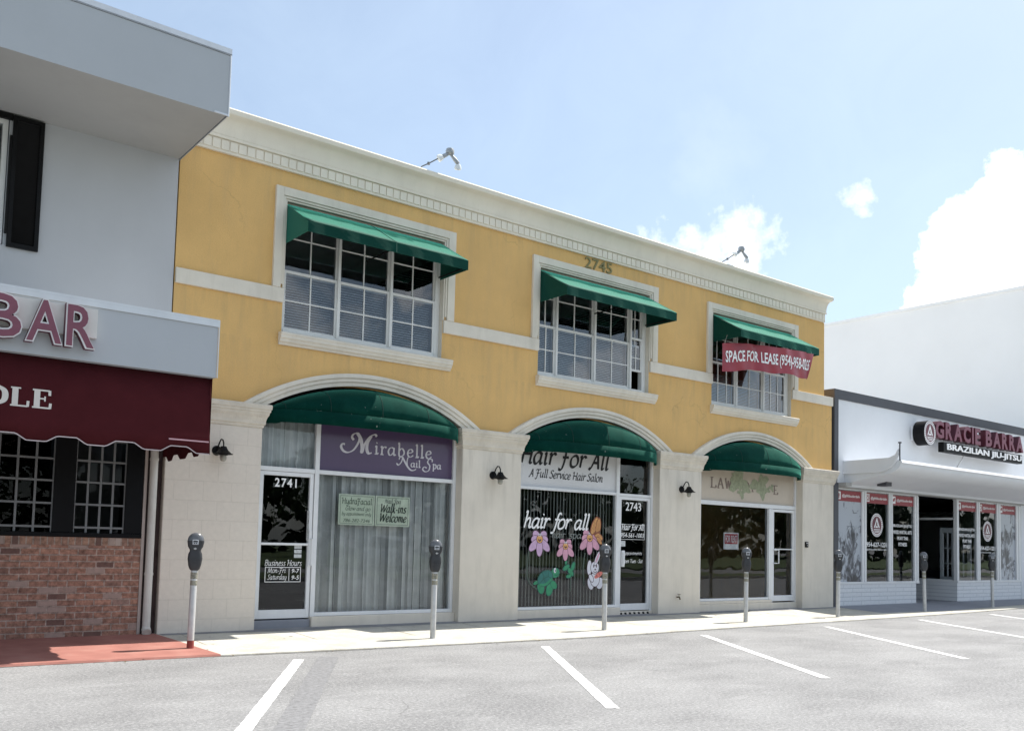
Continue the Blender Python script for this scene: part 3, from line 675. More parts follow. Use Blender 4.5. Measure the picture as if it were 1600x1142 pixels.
# string courses between the windows
for a, b in ((4.09, 5.69), (8.565, 10.655), (13.565, 15.485), (18.325, 19.952)):
    mb = MB(); mb.box(a, b, -.045, .05, 4.935, 5.15); mb.build('string_course', M_TRIM, B, bevel=.006)
# arch mouldings
for c in CX:
    mb = MB(); rows = []
    sec = [(RI - .012, .06), (RI - .012, -.035), (RI + .045, -.035), (RI + .055, -.06), (RI + .06, -.06), (RI + .10, -.06), (RI + .115, -.085), (RI + .155, -.092), (RO - .005, -.085), (RO, -.07), (RO, .0)]
    for i in range(49):
        row = []
        for r, y in sec:
            t0 = math.asin((SPR - .02 - ZC) / r); a = t0 + (PI - 2 * t0) * i / 48
            row.append((c + r * math.cos(a), y, ZC + r * math.sin(a)))
        rows.append(row)
    mb.grid(rows); mb.build('arch_moulding', M_TRIM, B, smooth=True, ang=30)
# pilasters with capitals
for i, (a, b) in enumerate(((4.072, 5.452), (9.038, 10.317), (13.903, 15.162), (18.748, 20.0))):
    mb = MB(); mb.box(a, b, -.03, .32, .03, 3.12)
    pl = mb.build('pilaster', M_BLOCK if i == 0 else M_PIL, B, bevel=.012)
    mb = MB(); rows = []
    for z, o in ((3.02, .0), (3.03, .012), (3.06, .016), (3.075, .03), (3.12, .032), (3.17, .045), (3.21, .066), (3.245, .072), (3.25, .082), (3.285, .085), (3.29, .095), (3.345, .10), (3.362, .09), (3.362, .0)):
        o2 = o if i else min(o, .0)
        rows.append([(a - (o if i else 0), .33, z), (a - (o if i else 0), -.033 - o, z), (b + o, -.033 - o, z), (b + o, .33, z)])
    mb.grid(rows); mb.build('capital', M_CAP, pl)
# brass house number
mb = MB(); text(mb, '2745', 11.76, 12.47, 6.715, 6.925, -.004, .018, bold=.004)
mb.build('house_number', mat('tarnished brass', (.215, .19, .075), .6, .15, 20), B)

def box_frame(mb, x0, x1, z0, z1, y0, y1, w):
    mb.box(x0, x0 + w, y0, y1, z0, z1); mb.box(x1 - w, x1, y0, y1, z0, z1)
    mb.box(x0 + w, x1 - w, y0, y1, z0, z0 + w); mb.box(x0 + w, x1 - w, y0, y1, z1 - w, z1)

# upstairs windows
UN = [[(5.74, 6.635, 1), (6.665, 7.575, 1), (7.615, 8.46, 1)], [(10.71, 11.145, 1), (11.185, 12.125, 1), (12.155, 13.09, 1), (13.13, 13.45, 1)], [(15.54, 16.40, 2), (16.44, 17.36, 1), (17.40, 18.21, 2)]]
for wi, (a, b) in enumerate(WIN):
    c = (a + b) / 2
    mb = MB(); lo, hi = a - .185, b + .205
    for o, y, in ((0, -.052),):                                        # flat outer band, then the stepped inner bead
        mb.box(lo, a - .06, -.052, .02, 5.152, 6.69); mb.box(b + .06, hi, -.052, .02, 5.152, 6.69); mb.box(a - .06, b + .06, -.052, .02, 6.56, 6.69)
    mb.box(a - .058, a - .022, -.036, .02, 5.21, 6.558); mb.box(b + .022, b + .058, -.036, .02, 5.21, 6.558); mb.box(a - .022, b + .022, -.036, .02, 6.522, 6.558)
    mb.box(a - .0215, a + .008, -.02, .1, 5.152, 6.52); mb.box(b - .008, b + .0215, -.02, .1, 5.152, 6.52); mb.box(a + .008, b - .008, -.02, .1, 6.49, 6.52)
    mb.box(a - .004, a + .0075, .004, .29, 4.476, 5.151); mb.box(b - .0075, b + .004, .004, .29, 4.476, 5.151); mb.box(a - .004, a + .0075, .101, .29, 5.152, 6.49); mb.box(b - .0075, b + .004, .101, .29, 5.152, 6.49)
    tr = mb.build('window_surround', M_TRIM, B, bevel=.007)
    mb = MB()
    mb.prismx([(.1, 4.30), (-.03, 4.30), (-.045, 4.33), (-.07, 4.345), (-.085, 4.385), (-.10, 4.395), (-.105, 4.44), (-.115, 4.45), (-.115, 4.475), (-.1, 4.485), (.1, 4.492)], a - .045, b + .17)
    mb.build('window_sill', M_TRIM, B, bevel=.004)
    # the window itself: one part with panes, blind and sashes below it
    fr = MB()
    z0, z1, ms, zr = 4.50, 6.47, 5.45, .045
    fr.box(a + .009, UN[wi][0][0], .09, .2, z0, z1); fr.box(UN[wi][-1][1], b - .009, .09, .2, z0, z1)
    fr.box(UN[wi][0][0], UN[wi][-1][1], .09, .2, z1 - .05, z1); fr.box(UN[wi][0][0], UN[wi][-1][1], .07, .2, z0 - .004, z0 + .055)
    for (p0, p1, _), (q0, q1, _) in zip(UN[wi], UN[wi][1:]):
        m2 = (p1 + q0) / 2; fr.box(m2 - .022, m2 + .022, .06, .21, z0 + .055, z1 - .05)
    win = fr.build('window', M_WINW, B, bevel=.004)
    gl = MB(); sa = MB(); bl = MB()
    for ui, (p0, p1, nm) in enumerate(UN[wi]):
        opened = wi == 1 and ui == 3
        up0 = 5.42
        # upper sash sits further in than the lower one
        box_frame(sa, p0 - .01, p1 + .01, up0, z1 - .05, .135, .165, .032)
        lo0 = 4.92 if opened else z0 + .056
        box_frame(sa, p0 - .008, p1 + .008, lo0, 5.475 if not opened else 5.60, .10, .132, .042)
        gl.quad((p0, .15, up0), (p1, .15, up0), (p1, .15, z1 - .06), (p0, .15, z1 - .06))
        gl.quad((p0, .117, lo0 + .02), (p1, .117, lo0 + .02), (p1, .117, 5.46), (p0, .117, 5.46))
        for k in range(1, nm + 1):
            xm = p0 + (p1 - p0) * k / (nm + 1)
            sa.box(xm - .010, xm + .010, .139, .161, up0 + .033, z1 - .083); sa.box(xm - .010, xm + .010, .104, .128, lo0 + .043, 5.43)
        for zz, y in (((up0 + z1 - .05) / 2 + .07, .1395), ((lo0 + 5.47) / 2, .1045)):
            sa.box(p0 + .023, p1 - .023, y, y + .020, zz - .010, zz + .010)
        # slatted blinds, hung at slightly different heights
        if wi == 0: zb, zt = 4.56, 6.40
        elif wi == 1: zb, zt = (4.56, 6.2) if ui < 3 else (5.1, 6.4)
        else: zb, zt = [(4.56, 5.25), (4.56, 5.22), (4.58, 5.75)][ui]
        z = zb; r0 = random.uniform(-.008, .008)
        while z < zt:
            tl = (.017 if wi == 0 else .021) + random.uniform(-.002, .002); dz = (.0145 if wi else .012) if z < 5.45 else .0045
            sl_ = r0 * (z - zb)
            wx1 = p1 - .02 if not (wi == 2 and ui == 2) else p1 - .17
            bl.quad((p0 + .02, .24 - tl, z - dz), (wx1, .24 - tl, z - dz + sl_), (wx1, .24 + tl, z + dz + sl_), (p0 + .02, .24 + tl, z + dz))
            z += .040 if wi == 0 else .033
    sa.build('sash', M_WINW, win); gl.build('pane', M_GLASSU, win, recalc=False); bl.build('blind', M_SLAT, win, recalc=False)

# ------------------------------------------------------------------ shopfronts
YF = .2
def arch_fill(c, zlow):
    pts = arc(c, RI - .01, SPR - .02); lo = [(c - HW + .02, zlow), (c + HW - .02, zlow)]
    return lo + [(min(max(x, c - HW + .02), c + HW - .02), z) for x, z in pts]
M_PURP = mat('purple sign film', (.085, .058, .118), .22, .06, 2)
M_SIGNW = mat('white sign film', (.62, .62, .63), .35, .05, 2)
M_SIGNB = mat('beige sign film', (.53, .455, .37), .5, .07, 2.5, stain=.25)
def door(parent, x0, x1, z0, z1, mid=None, label=None, stile=.06, bottom=.13, handle=None):
    mb = MB()
    mb.box(x0, x0 + stile, YF - .035, YF + .02, z0, z1); mb.box(x1 - stile, x1, YF - .035, YF + .02, z0, z1)
    mb.box(x0 + stile, x1 - stile, YF - .035, YF + .02, z0, z0 + bottom); mb.box(x0 + stile, x1 - stile, YF - .035, YF + .02, z1 - stile, z1)
    if mid: mb.box(x0 + stile, x1 - stile, YF - .04, YF + .015, mid - .018, mid + .018)
    dr = mb.build('door', M_ALU, parent, bevel=.004)
    if label: dr['label'] = label
    q = MB(); q.quad((x0 + stile, YF, z0 + bottom), (x1 - stile, YF, z0 + bottom), (x1 - stile, YF, z1 - stile), (x0 + stile, YF, z1 - stile))
    q.build('door_glass', M_GLASS, dr, recalc=False)
    return dr
# --- nail spa
c = CX[0]
mb = MB()
mb.box(5.456, 5.515, YF - .05, YF + .06, .08, 3.4); mb.box(6.405, 6.478, YF - .05, YF + .06, .09, 3.46); mb.box(8.975, 9.034, YF - .05, YF + .06, .09, 3.4)
mb.box(5.516, 6.404, YF - .045, YF + .05, 2.425, 2.49); mb.box(6.479, 8.974, YF - .045, YF + .05, 2.425, 2.488); mb.box(6.479, 8.974, YF - .05, YF + .05, .245, .30)
sf = mb.build('shopfront', M_ALU, B, bevel=.004)
q = MB(); q.quad((6.479, YF, .3), (8.974, YF, .3), (8.974, YF, 2.425), (6.479, YF, 2.425)); q.quad((5.516, YF, 2.49), (6.404, YF, 2.49), (6.404, YF, 3.3), (5.516, YF, 3.3)); q.build('shop_window_glass', M_GLASS, sf, recalc=False)
q = MB(); q.prism(arch_fill(c, 3.305), YF + .0, YF + .05); q.build('arch_panel', M_DARK, sf)
q = MB(); q.box(6.40, 9.034, .075, .34, .03, .243); q.build('shopfront_plinth', M_PIL, sf, bevel=.008)
q = MB(); q.box(5.456, 6.398, .12, .34, .03, .205); q.build('door_step', M_APRON, sf, bevel=.008)
M_CURTS = [mat('curtain cloth %s' % n, c, .9, .10, 5, transl=.12) for n, c in (('pale', (.84, .84, .82)), ('mid', (.72, .72, .71)), ('grey', (.50, .505, .50)))]
def hanging(mb, x0, x1, z0, z1, y, w=.075):
    rnd = random.Random(int(x0 * 100)); x = x0
    while x < x1:
        ww = w * rnd.uniform(.7, 1.25); mb.cm = rnd.choice((0, 0, 1, 1, 2)); d0 = rnd.uniform(-.02, .02); k = rnd.uniform(.025, .06); sway = rnd.uniform(-.008, .008)
        mb.grid([[(x + ww * t + sway * s, y + d0 + k * math.sin(t * PI * 1.2) + (.012 if t == 1 else 0), z0 + (z1 - z0) * s) for t in (0, .25, .5, .75, 1)] for s in (0, .35, .7, 1)])
        x += ww * rnd.uniform(.82, 1.12)
cu = MB(); hanging(cu, 6.44, 9.03, .25, 2.46, .33); hanging(cu, 5.46, 6.42, 2.47, 3.4, .31)
cu.build('curtain', M_CURTS, sf, smooth=True, recalc=False, ang=80)
dr = door(B, 5.525, 6.395, .225, 2.42, 1.335, 'glass shop door numbered 2741')
mb = MB(); mb.tube([(6.375, .165, 1.02), (6.375, .11, 1.02), (6.375, .11, 1.42), (6.375, .165, 1.42)], .012); mb.box(6.345, 6.39, .150, .166, 1.0, 1.55); mb.build('door_handle', M_ALU, dr)
mb = MB(); y = YF - .006
text(mb, '2741', 5.775, 6.125, 2.19, 2.325, y, .002, bold=.02, spacing=1.25)
mb.build('door_number', M_WHITE, dr)
mb = MB()
pen(mb, 'Business Hours', 5.665, 6.255, 1.01, .056, y, .062, 0, slant=.2)
for (a, b_, z, t, f) in ((5.715, 6.0, .905, 'Mon-Fri', 0), (5.715, 6.02, .805, 'Saturday', 0)): pen(mb, t, a, b_, z, .047, y, .062, 0, slant=.2)
text(mb, '9-7', 6.105, 6.225, .90, .965, y, .002, bold=.008, shear=.2); text(mb, '9-5', 6.105, 6.225, .80, .865, y, .002, bold=.008, shear=.2)
box_frame(mb, 5.675, 6.25, .765, .99, y - .002, y, .009); mb.box(6.055, 6.063, y - .002, y, .785, .97)
mb.build('door_lettering', M_WHITE, dr)
mb = MB()
for k in range(3): mb.box(6.13, 6.25, y - .002, y, 1.13 + k * .07, 1.185 + k * .07)
mb.build('door_sticker', mat('pale sticker', (.5, .52, .53), .6, .3, 40), dr)
mb = MB(); mb.box(6.30, 6.335, y - .042, y - .036, 1.40, 1.85)
for k in range(9): mb.box(6.305, 6.330, y - .044, y - .0421, 1.42 + k * .047, 1.445 + k * .047)
mb.build('push_pull_sticker', mat('sticker grey', (.25, .25, .25), .6, .6, 50), dr)
sg = thing('transom_sign', 'purple sign with pale swash lettering for a nail spa above the leftmost shop window', 'sign', (7.72, YF, 2.49))
mb = MB(); mb.box(6.479, 8.974, YF - .005, YF + .03, 2.489, 3.304); mb.build('sign_panel', M_PURP, sg)
mb = MB(); y = YF - .008
W_ = .021
def sw_stroke(pts, w=W_, nib=.018, ang=20): ribbon(mb, smooth_path(pts, 8), y - random.uniform(0, .0008), w * .36, nib * .8, ang)
# the swash M
sw_stroke([(6.918, 2.926), (6.873, 2.93), (6.852, 2.88), (6.895, 2.82), (6.976, 2.802), (7.073, 2.85), (7.149, 2.961), (7.173, 3.052), (7.134, 3.117), (7.066, 3.1), (7.038, 3.049), (7.07, 3.008)])
sw_stroke([(7.134, 3.117), (7.192, 3.038), (7.224, 2.911), (7.215, 2.812)], .03, .024)
sw_stroke([(7.201, 2.812), (7.233, 2.831), (7.268, 2.955), (7.355, 3.077), (7.446, 3.126), (7.484, 3.097)])
sw_stroke([(7.391, 3.096), (7.322, 2.984), (7.312, 2.869), (7.347, 2.815), (7.402, 2.828)], .028, .022)
pen(mb, 'irabelle', 7.46, 8.555, 2.815, .128, y, .045, .075, 15, 0.0, True, gap=.22)
sw_stroke([(7.908, 2.668), (7.874, 2.69), (7.908, 2.664), (7.963, 2.722), (7.98, 2.798), (7.932, 2.794), (7.918, 2.76)], .014, .008); sw_stroke([(7.98, 2.803), (8.062, 2.679), (8.133, 2.608), (8.192, 2.595), (8.251, 2.621)], .018, .012); sw_stroke([(8.083, 2.638), (8.07, 2.729), (8.087, 2.806)], .014, .008)
pen(mb, 'ail', 8.147, 8.335, 2.651, .070, y, .06, .10, 15, 0.0, True, gap=.15)
sw_stroke([(8.562, 2.762), (8.564, 2.803), (8.503, 2.804), (8.475, 2.75), (8.518, 2.694), (8.5, 2.616), (8.431, 2.591), (8.38, 2.625), (8.408, 2.669), (8.459, 2.656)], .014, .010)
pen(mb, 'pa', 8.58, 8.75, 2.651, .075, y, .06, .10, 15, 0.0, True, gap=.15)
mb.build('sign_lettering', mat('silver letters', (.56, .54, .58), .5, .08, 12), sg)
M_PAPER = mat('pale green paper', (.86, .90, .74), .8, .05, 5)
for k, (a, b_) in enumerate(((6.855, 7.50), (7.515, 8.165))):
    t = thing('paper_sign', ['pale green paper notice in faint green print, left of the pair in the curtained window', 'pale green walk-ins welcome notice, right of the pair in the curtained window'][k], 'notice', ((a + b_) / 2, YF + .02, 1.66), 'paired notices in the curtained window')
    mb = MB(); mb.box(a, b_, YF + .012, YF + .016, 1.655, 2.145); mb.build('paper', M_PAPER, t)
    mb = MB(); y = YF + .0105
    box_frame(mb, a + .03, b_ - .03, 1.68, 2.12, y - .001, y, .005)
    if k == 0:
        pen(mb, 'HydraFacial', a + .06, b_ - .05, 1.99, .06, y, .05, .06, slant=.0)
        pen(mb, 'Glow and go', a + .12, b_ - .08, 1.89, .04, y, .06, .05); pen(mb, 'by appointment only', a + .06, b_ - .06, 1.81, .032, y, .06, .04)
        text(mb, '786-282-7246', a + .09, b_ - .08, 1.705, 1.755, y, .001, shear=.2)
    else:
        pen(mb, 'Nail Spa', a + .17, b_ - .18, 2.03, .045, y, .05, .05)
        pen(mb, 'Walk-ins', a + .08, b_ - .08, 1.88, .085, y, .06, .08); pen(mb, 'Welcome', a + .07, b_ - .07, 1.73, .085, y, .06, .08)
    mb.build('print', mat('dark green print', (.14, .19, .12), .7, .1, 9) if k == 0 else mat('near black print', (.05, .07, .05), .7), t)

# --- hair salon
mb = MB()
mb.box(10.318, 10.43, YF - .05, YF + .06, .08, 3.4); mb.box(12.87, 12.955, YF - .05, YF + .06, .09, 3.46); mb.box(13.845, 13.902, YF - .05, YF + .06, .08, 3.4)
mb.box(10.431, 12.869, YF - .045, YF + .05, 2.42, 2.475); mb.box(12.956, 13.844, YF - .045, YF + .05, 2.41, 2.465); mb.box(10.431, 12.869, YF - .05, YF + .05, .235, .285)
sf = mb.build('shopfront', M_ALU, B, bevel=.004)
q = MB(); q.quad((10.431, YF, .285), (12.869, YF, .285), (12.869, YF, 2.42), (10.431, YF, 2.42)); q.quad((12.956, YF, 2.465), (13.844, YF, 2.465), (13.844, YF, 3.3), (12.956, YF, 3.3)); q.build('shop_window_glass', M_GLASS, sf, recalc=False)
q = MB(); q.prism(arch_fill(CX[1], 3.305), YF + .0, YF + .05); q.build('arch_panel', M_DARK, sf)
q = MB(); q.box(10.318, 12.95, .075, .34, .03, .233); q.box(12.952, 13.902, .12, .34, .03, .150); q.build('shopfront_plinth', M_PIL, sf, bevel=.008)
q = MB()
for k in range(7):
    x = 13.0 + k * .125; q.add([(x, .117, .06), (x + .06, .117, .06), (x + .03, .117, .13), (x - .03, .117, .13)], [(0, 1, 2, 3)])
q.build('step_stripes', M_BLACK, sf)
bl = MB(); x = 10.45
while x < 12.86:
    a = R(random.uniform(28, 42)); h = .040; bl.quad((x - h * math.cos(a), .33 - h * math.sin(a), .29), (x + h * math.cos(a), .33 + h * math.sin(a), .29), (x + h * math.cos(a), .33 + h * math.sin(a), 2.45), (x - h * math.cos(a), .33 - h * math.sin(a), 2.45)); x += .080
bl.build('vertical_blind', mat('grey vertical blind', (.30, .315, .295), .85, .12, 1.5, transl=.1), sf, recalc=False)
dr = door(B, 12.965, 13.838, .165, 2.405, None, 'glass shop door numbered 2743', handle=True)
mb = MB(); mb.box(13.03, 13.10, .13, .166, 1.02, 1.34); mb.box(13.045, 13.085, .11, .13, 1.06, 1.30); mb.build('door_handle', M_ALU, dr, bevel=.004)
mb = MB(); y = YF - .006
text(mb, '2743', 13.165, 13.60, 2.13, 2.30, y, .002, bold=.008)
mb.build('door_number', M_WHITE, dr)
mb = MB()
pen(mb, 'Hair For All', 13.06, 13.68, 1.75, .075, y, .06, .07); text(mb, '954-561-1003', 13.045, 13.70, 1.60, 1.69, y, .002, bold=.006, shear=.2)
box_frame(mb, 13.03, 13.715, 1.56, 1.86, y - .002, y, .007)
mb.build('phone_lettering', M_WHITE, dr); mb = MB()
pen(mb, 'Appointments', 13.12, 13.64, 1.26, .04, y, .06, .04); mb.build('door_lettering', M_WHITE, dr); mb = MB()
pen(mb, 'Open Tues - Sat', 13.10, 13.66, 1.10, .045, y, .06, .05)
mb.build('door_lettering', M_WHITE, dr)
mb = MB(); mb.box(13.03, 13.17, y - .002, y, 1.42, 1.53); mb.build('door_sticker', MATS['pale sticker'], dr)
sg = thing('transom_sign', 'white sign with black italic lettering for a hair salon, top tucked under the arched awning', 'sign', (11.65, YF, 2.476))
mb = MB(); mb.box(10.431, 12.869, YF - .005, YF + .03, 2.476, 3.304); mb.build('sign_panel', M_SIGNW, sg)
mb = MB(); y = YF - .008
pen(mb, 'Hair For All', 10.45, 12.66, 2.90, .215, y, .055, .105, 40, .22); pen(mb, 'A Full Service Hair Salon', 10.68, 12.52, 2.655, .095, y, .05, .085, 40, .22)
mb.build('sign_lettering', M_INK, sg)
# painted window: lettering, flowers and animals on the glass
y = YF - .004
mb = MB(); pen(mb, 'hair for all', 10.56, 12.16, 1.72, .18, y, .088, .015, 40, .28, gap=-.03)
mb.build('painted_lettering', M_WHITE, sf)
mb = MB(); pen(mb, 'hair', 11.25, 11.58, 1.55, .08, y, .06, .02, 40, .16, gap=-.02); mb.build('faded_lettering', mat('faded white paint', (.27, .29, .28), .8), sf)
mb = MB(); pen(mb, 'spa', 11.68, 12.0, 1.55, .08, y, .06, .02, 40, .16, gap=-.02); mb.build('faded_lettering', mat('faded white paint', (.27, .29, .28), .8), sf)
M_PINK = mat('pink window paint', (.58, .30, .40), .7, .14, 9); M_LILP = mat('lilac window paint', (.52, .35, .52), .7, .14, 9); M_ORA = mat('orange window paint', (.62, .33, .12), .7, .14, 14)
M_GRP = mat('green window paint', (.035, .24, .12), .7, .16, 12); M_DGP = mat('dark green window paint', (.02, .10, .075), .7, .1, 12); M_WHP = mat('white window paint', (.62, .62, .68), .7, .07, 8); M_LINE = mat('plum outline paint', (.07, .03, .05), .7); M_BRN = mat('brown window paint', (.24, .085, .045), .7, .15, 15)
M_STEM = mat('stem paint', (.06, .085, .07), .7, .1, 10); M_COR = mat('coral window paint', (.62, .18, .15), .7, .1, 10)
def flower(cx, cz, s, petal, stem=None):
    mb = MB(); mb.cm = 0
    ang = [40, 140, 185, 355, 318, 222, 270]
    for k, a in enumerate(ang):
        L_ = s * (1.12 if 200 < a < 340 else .70); r = R(a)
        px, pz = cx + math.cos(r) * L_ * .62, cz + math.sin(r) * L_ * .62
        mb.cm = 3; disc(mb, px, pz, L_ * .56, s * .325, y - .0004 * k, rot=r)
        mb.cm = 0; disc(mb, px, pz, L_ * .515, s * .285, y - .0004 * k - .0002, rot=r)
    mb.cm = 3; disc(mb, cx, cz, s * .32, s * .32, y - .0036); mb.cm = 1; disc(mb, cx, cz, s * .28, s * .28, y - .0039)
    for dx in (-.07, .09): mb.cm = 2; disc(mb, cx + dx * s, cz + s * .30, s * .065, s * .12, y - .0043); mb.cm = 3; disc(mb, cx + dx * s + s * .02, cz + s * .27, s * .03, s * .05, y - .0046)
    mb.cm = 3; ribbon(mb, smooth_path([(cx - .13 * s, cz - .02 * s), (cx, cz - .14 * s), (cx + .13 * s, cz - .02 * s)]), y - .0046, .012)
    for dx in (-.12, .12): ribbon(mb, smooth_path([(cx + dx * .4 * s, cz + .4 * s), (cx + dx * s, cz + .6 * s), (cx + dx * 2 * s, cz + .62 * s)]), y - .0046, .007)
    return mb.build('painted_flower', [petal, M_ORA, M_WHP, M_LINE], sf, recalc=False)
flower(10.965, 1.52, .25, M_LILP); flower(11.60, 1.40, .215, M_PINK); flower(12.215, 1.57, .255, M_PINK)
for pts in ([(10.72, 1.34), (10.69, 1.05), (10.72, .76), (10.93, .60)], [(11.66, 1.12), (11.74, .85), (11.74, .55)], [(12.10, 1.28), (12.06, 1.0), (12.09, .66)]):
    mb = MB(); ribbon(mb, smooth_path(pts, 8), y, .015); mb.build('painted_stem', M_STEM, sf, recalc=False)
mb = MB()                                                             # leaf spray on the middle stem
for (px, pz, r, a) in ((11.63, 1.0, .09, .5), (11.74, .92, .10, 2.3), (11.80, 1.02, .09, 1.2), (11.70, .84, .07, .2), (11.62, 1.1, .05, 1.5)):
    mb.cm = 1; disc(mb, px, pz, r * 1.12, r * .62, y - .0006, rot=a); mb.cm = 0; disc(mb, px, pz, r * .9, r * .42, y - .0009, rot=a)
mb.build('painted_leaves', [M_GRP, M_DGP], sf, recalc=False)
mb = MB()                                                             # butterfly
for k, (px, pz, a1, b1, r) in enumerate(((12.33, 1.80, .20, .085, 1.15), (12.43, 1.78, .19, .07, 1.45), (12.44, 1.60, .13, .065, -.45), (12.46, 1.52, .10, .045, -.8))):
    mb.cm = 1; disc(mb, px, pz, a1, b1, y - .005 - .0008 * k, rot=r); mb.cm = 0; disc(mb, px, pz, a1 * .84, b1 * .72, y - .0054 - .0008 * k, rot=r)
    mb.cm = 1
    for q_ in (-.35, .0, .35): disc(mb, px + q_ * b1 * math.sin(r), pz - q_ * b1 * math.cos(r), a1 * .7, b1 * .07, y - .0057 - .0008 * k, rot=r)
mb.cm = 1; ribbon(mb, [(12.32, 1.62), (12.38, 1.66), (12.47, 1.70)], y - .009, .016)
mb.build('painted_butterfly', [M_ORA, M_BRN], sf, recalc=False)
mb = MB()                                                             # turtle
T_ = [(11.02, .63, .075, .11, .3), (11.23, .60, .075, .12, -.3), (11.33, .68, .06, .09, .8), (11.36, .90, .10, .085, .3), (10.90, .72, .06, .03, .4)]
for k, (px, pz, a1, b1, r) in enumerate(T_):
    mb.cm = 1; disc(mb, px, pz, a1 * 1.16, b1 * 1.12, y - .0003 * k, rot=r); mb.cm = 0; disc(mb, px, pz, a1, b1, y - .0003 * k - .00015, rot=r)
mb.cm = 1; disc(mb, 11.12, .80, .20, .145, y - .003, rot=.45); mb.cm = 2; disc(mb, 11.12, .80, .18, .125, y - .0034, rot=.45)
mb.cm = 1
for pts in ([(10.98, .70), (11.08, .80), (11.05, .90)], [(11.08, .80), (11.20, .83), (11.27, .78)], [(11.20, .83), (11.19, .93)], [(11.08, .80), (11.14, .68)]): ribbon(mb, smooth_path(pts), y - .0040, .008)
mb.cm = 0; ribbon(mb, smooth_path([(10.98, .68), (11.13, .69), (11.29, .80)]), y - .0046, .022)
mb.cm = 3; disc(mb, 11.35, .945, .03, .048, y - .005); mb.cm = 1; disc(mb, 11.36, .94, .012, .022, y - .0054)
ribbon(mb, smooth_path([(11.34, .86), (11.40, .86), (11.44, .89)]), y - .0054, .006)
mb.build('painted_turtle', [M_GRP, M_DGP, mat('shell paint', (.03, .15, .135), .7, .2, 12), M_WHP], sf, recalc=False)
mb = MB()                                                             # rabbit holding a carrot
Rb = [(12.26, .70, .075, .12, .25), (12.50, .70, .085, .11, -.35), (12.37, .78, .115, .14, 0), (12.22, 1.00, .055, .14, -.05), (12.36, 1.00, .105, .115, 0), (12.42, 1.18, .045, .15, -.45), (12.27, .80, .045, .08, .6)]
for k, (px, pz, a1, b1, r) in enumerate(Rb):
    mb.cm = 1; disc(mb, px, pz, a1 + .012, b1 + .012, y - .0006 * k, rot=r); mb.cm = 0; disc(mb, px, pz, a1, b1, y - .0006 * k - .0003, rot=r)
mb.cm = 2; disc(mb, 12.425, 1.19, .022, .11, y - .0043, rot=-.45)
mb.cm = 1; disc(mb, 12.33, 1.03, .014, .03, y - .0046); disc(mb, 12.40, 1.03, .014, .03, y - .0046); disc(mb, 12.37, .965, .022, .015, y - .0046)
ribbon(mb, smooth_path([(12.32, .93), (12.37, .91), (12.42, .93)]), y - .0046, .006)
mb.cm = 3; disc(mb, 12.46, .86, .12, .045, y - .005, rot=.45); mb.cm = 1
for k in range(2): ribbon(mb, [(12.42 + k * .06, .82 + k * .03), (12.41 + k * .06, .87 + k * .03)], y - .0053, .006)
mb.build('painted_rabbit', [M_WHP, M_LINE, M_PINK, M_COR], sf, recalc=False)

# --- empty shop
mb = MB()
mb.box(15.163, 15.375, YF - .05, YF + .06, .08, 3.4); mb.box(17.715, 17.775, YF - .06, YF + .06, .30, 2.36); mb.box(17.79, 17.86, YF - .05, YF + .06, .09, 2.36); mb.box(18.705, 18.747, YF - .05, YF + .06, .09, 3.4)
mb.box(15.376, 18.704, YF - .045, YF + .05, 2.365, 2.455); mb.box(15.376, 17.714, YF - .05, YF + .05, .30, .35)
sf = mb.build('shopfront', M_ALU, B, bevel=.004)
q = MB(); q.quad((15.376, YF, .35), (17.714, YF, .35), (17.714, YF, 2.365), (15.376, YF, 2.365)); q.build('shop_window_glass', M_GLASS, sf, recalc=False)
q = MB(); q.prism(arch_fill(CX[2], 3.305), YF + .0, YF + .05); q.build('arch_panel', M_DARK, sf)
q = MB(); q.box(15.163, 17.785, .075, .34, .03, .24); q.box(15.2, 17.78, .10, .34, .241, .298); q.box(17.787, 18.747, .12, .34, .03, .225); q.build('shopfront_plinth', M_PIL, sf, bevel=.008)
dr = door(B, 17.868, 18.698, .255, 2.355, None, 'glass door of the empty shop', handle=True)
mb = MB(); mb.tube([(17.905, .165, 1.12), (17.905, .11, 1.12), (18.02, .10, 1.12), (18.02, .10, 1.42), (17.905, .11, 1.42), (17.905, .165, 1.42)], .013); mb.box(17.93, 18.64, .158, .18, 1.43, 1.455); mb.build('door_handle', M_ALU, dr)
for x_, y_ in ((15.7, 1.2), (16.7, 2.0)):
    mb = MB(); mb.box(x_, x_ + .35, y_, y_ + .25, .12, 3.2); mb.build('back_room_post', mat('deep blue paint', (.035, .03, .085), .7), sf)
sg = thing('transom_sign', 'faded beige law office sign with green leaf shapes above the for rent window', 'sign', (17, YF, 2.456))
mb = MB(); mb.box(15.376, 18.704, YF - .005, YF + .03, 2.456, 3.304); mb.build('sign_panel', M_SIGNB, sg)
mb = MB(); y = YF - .008
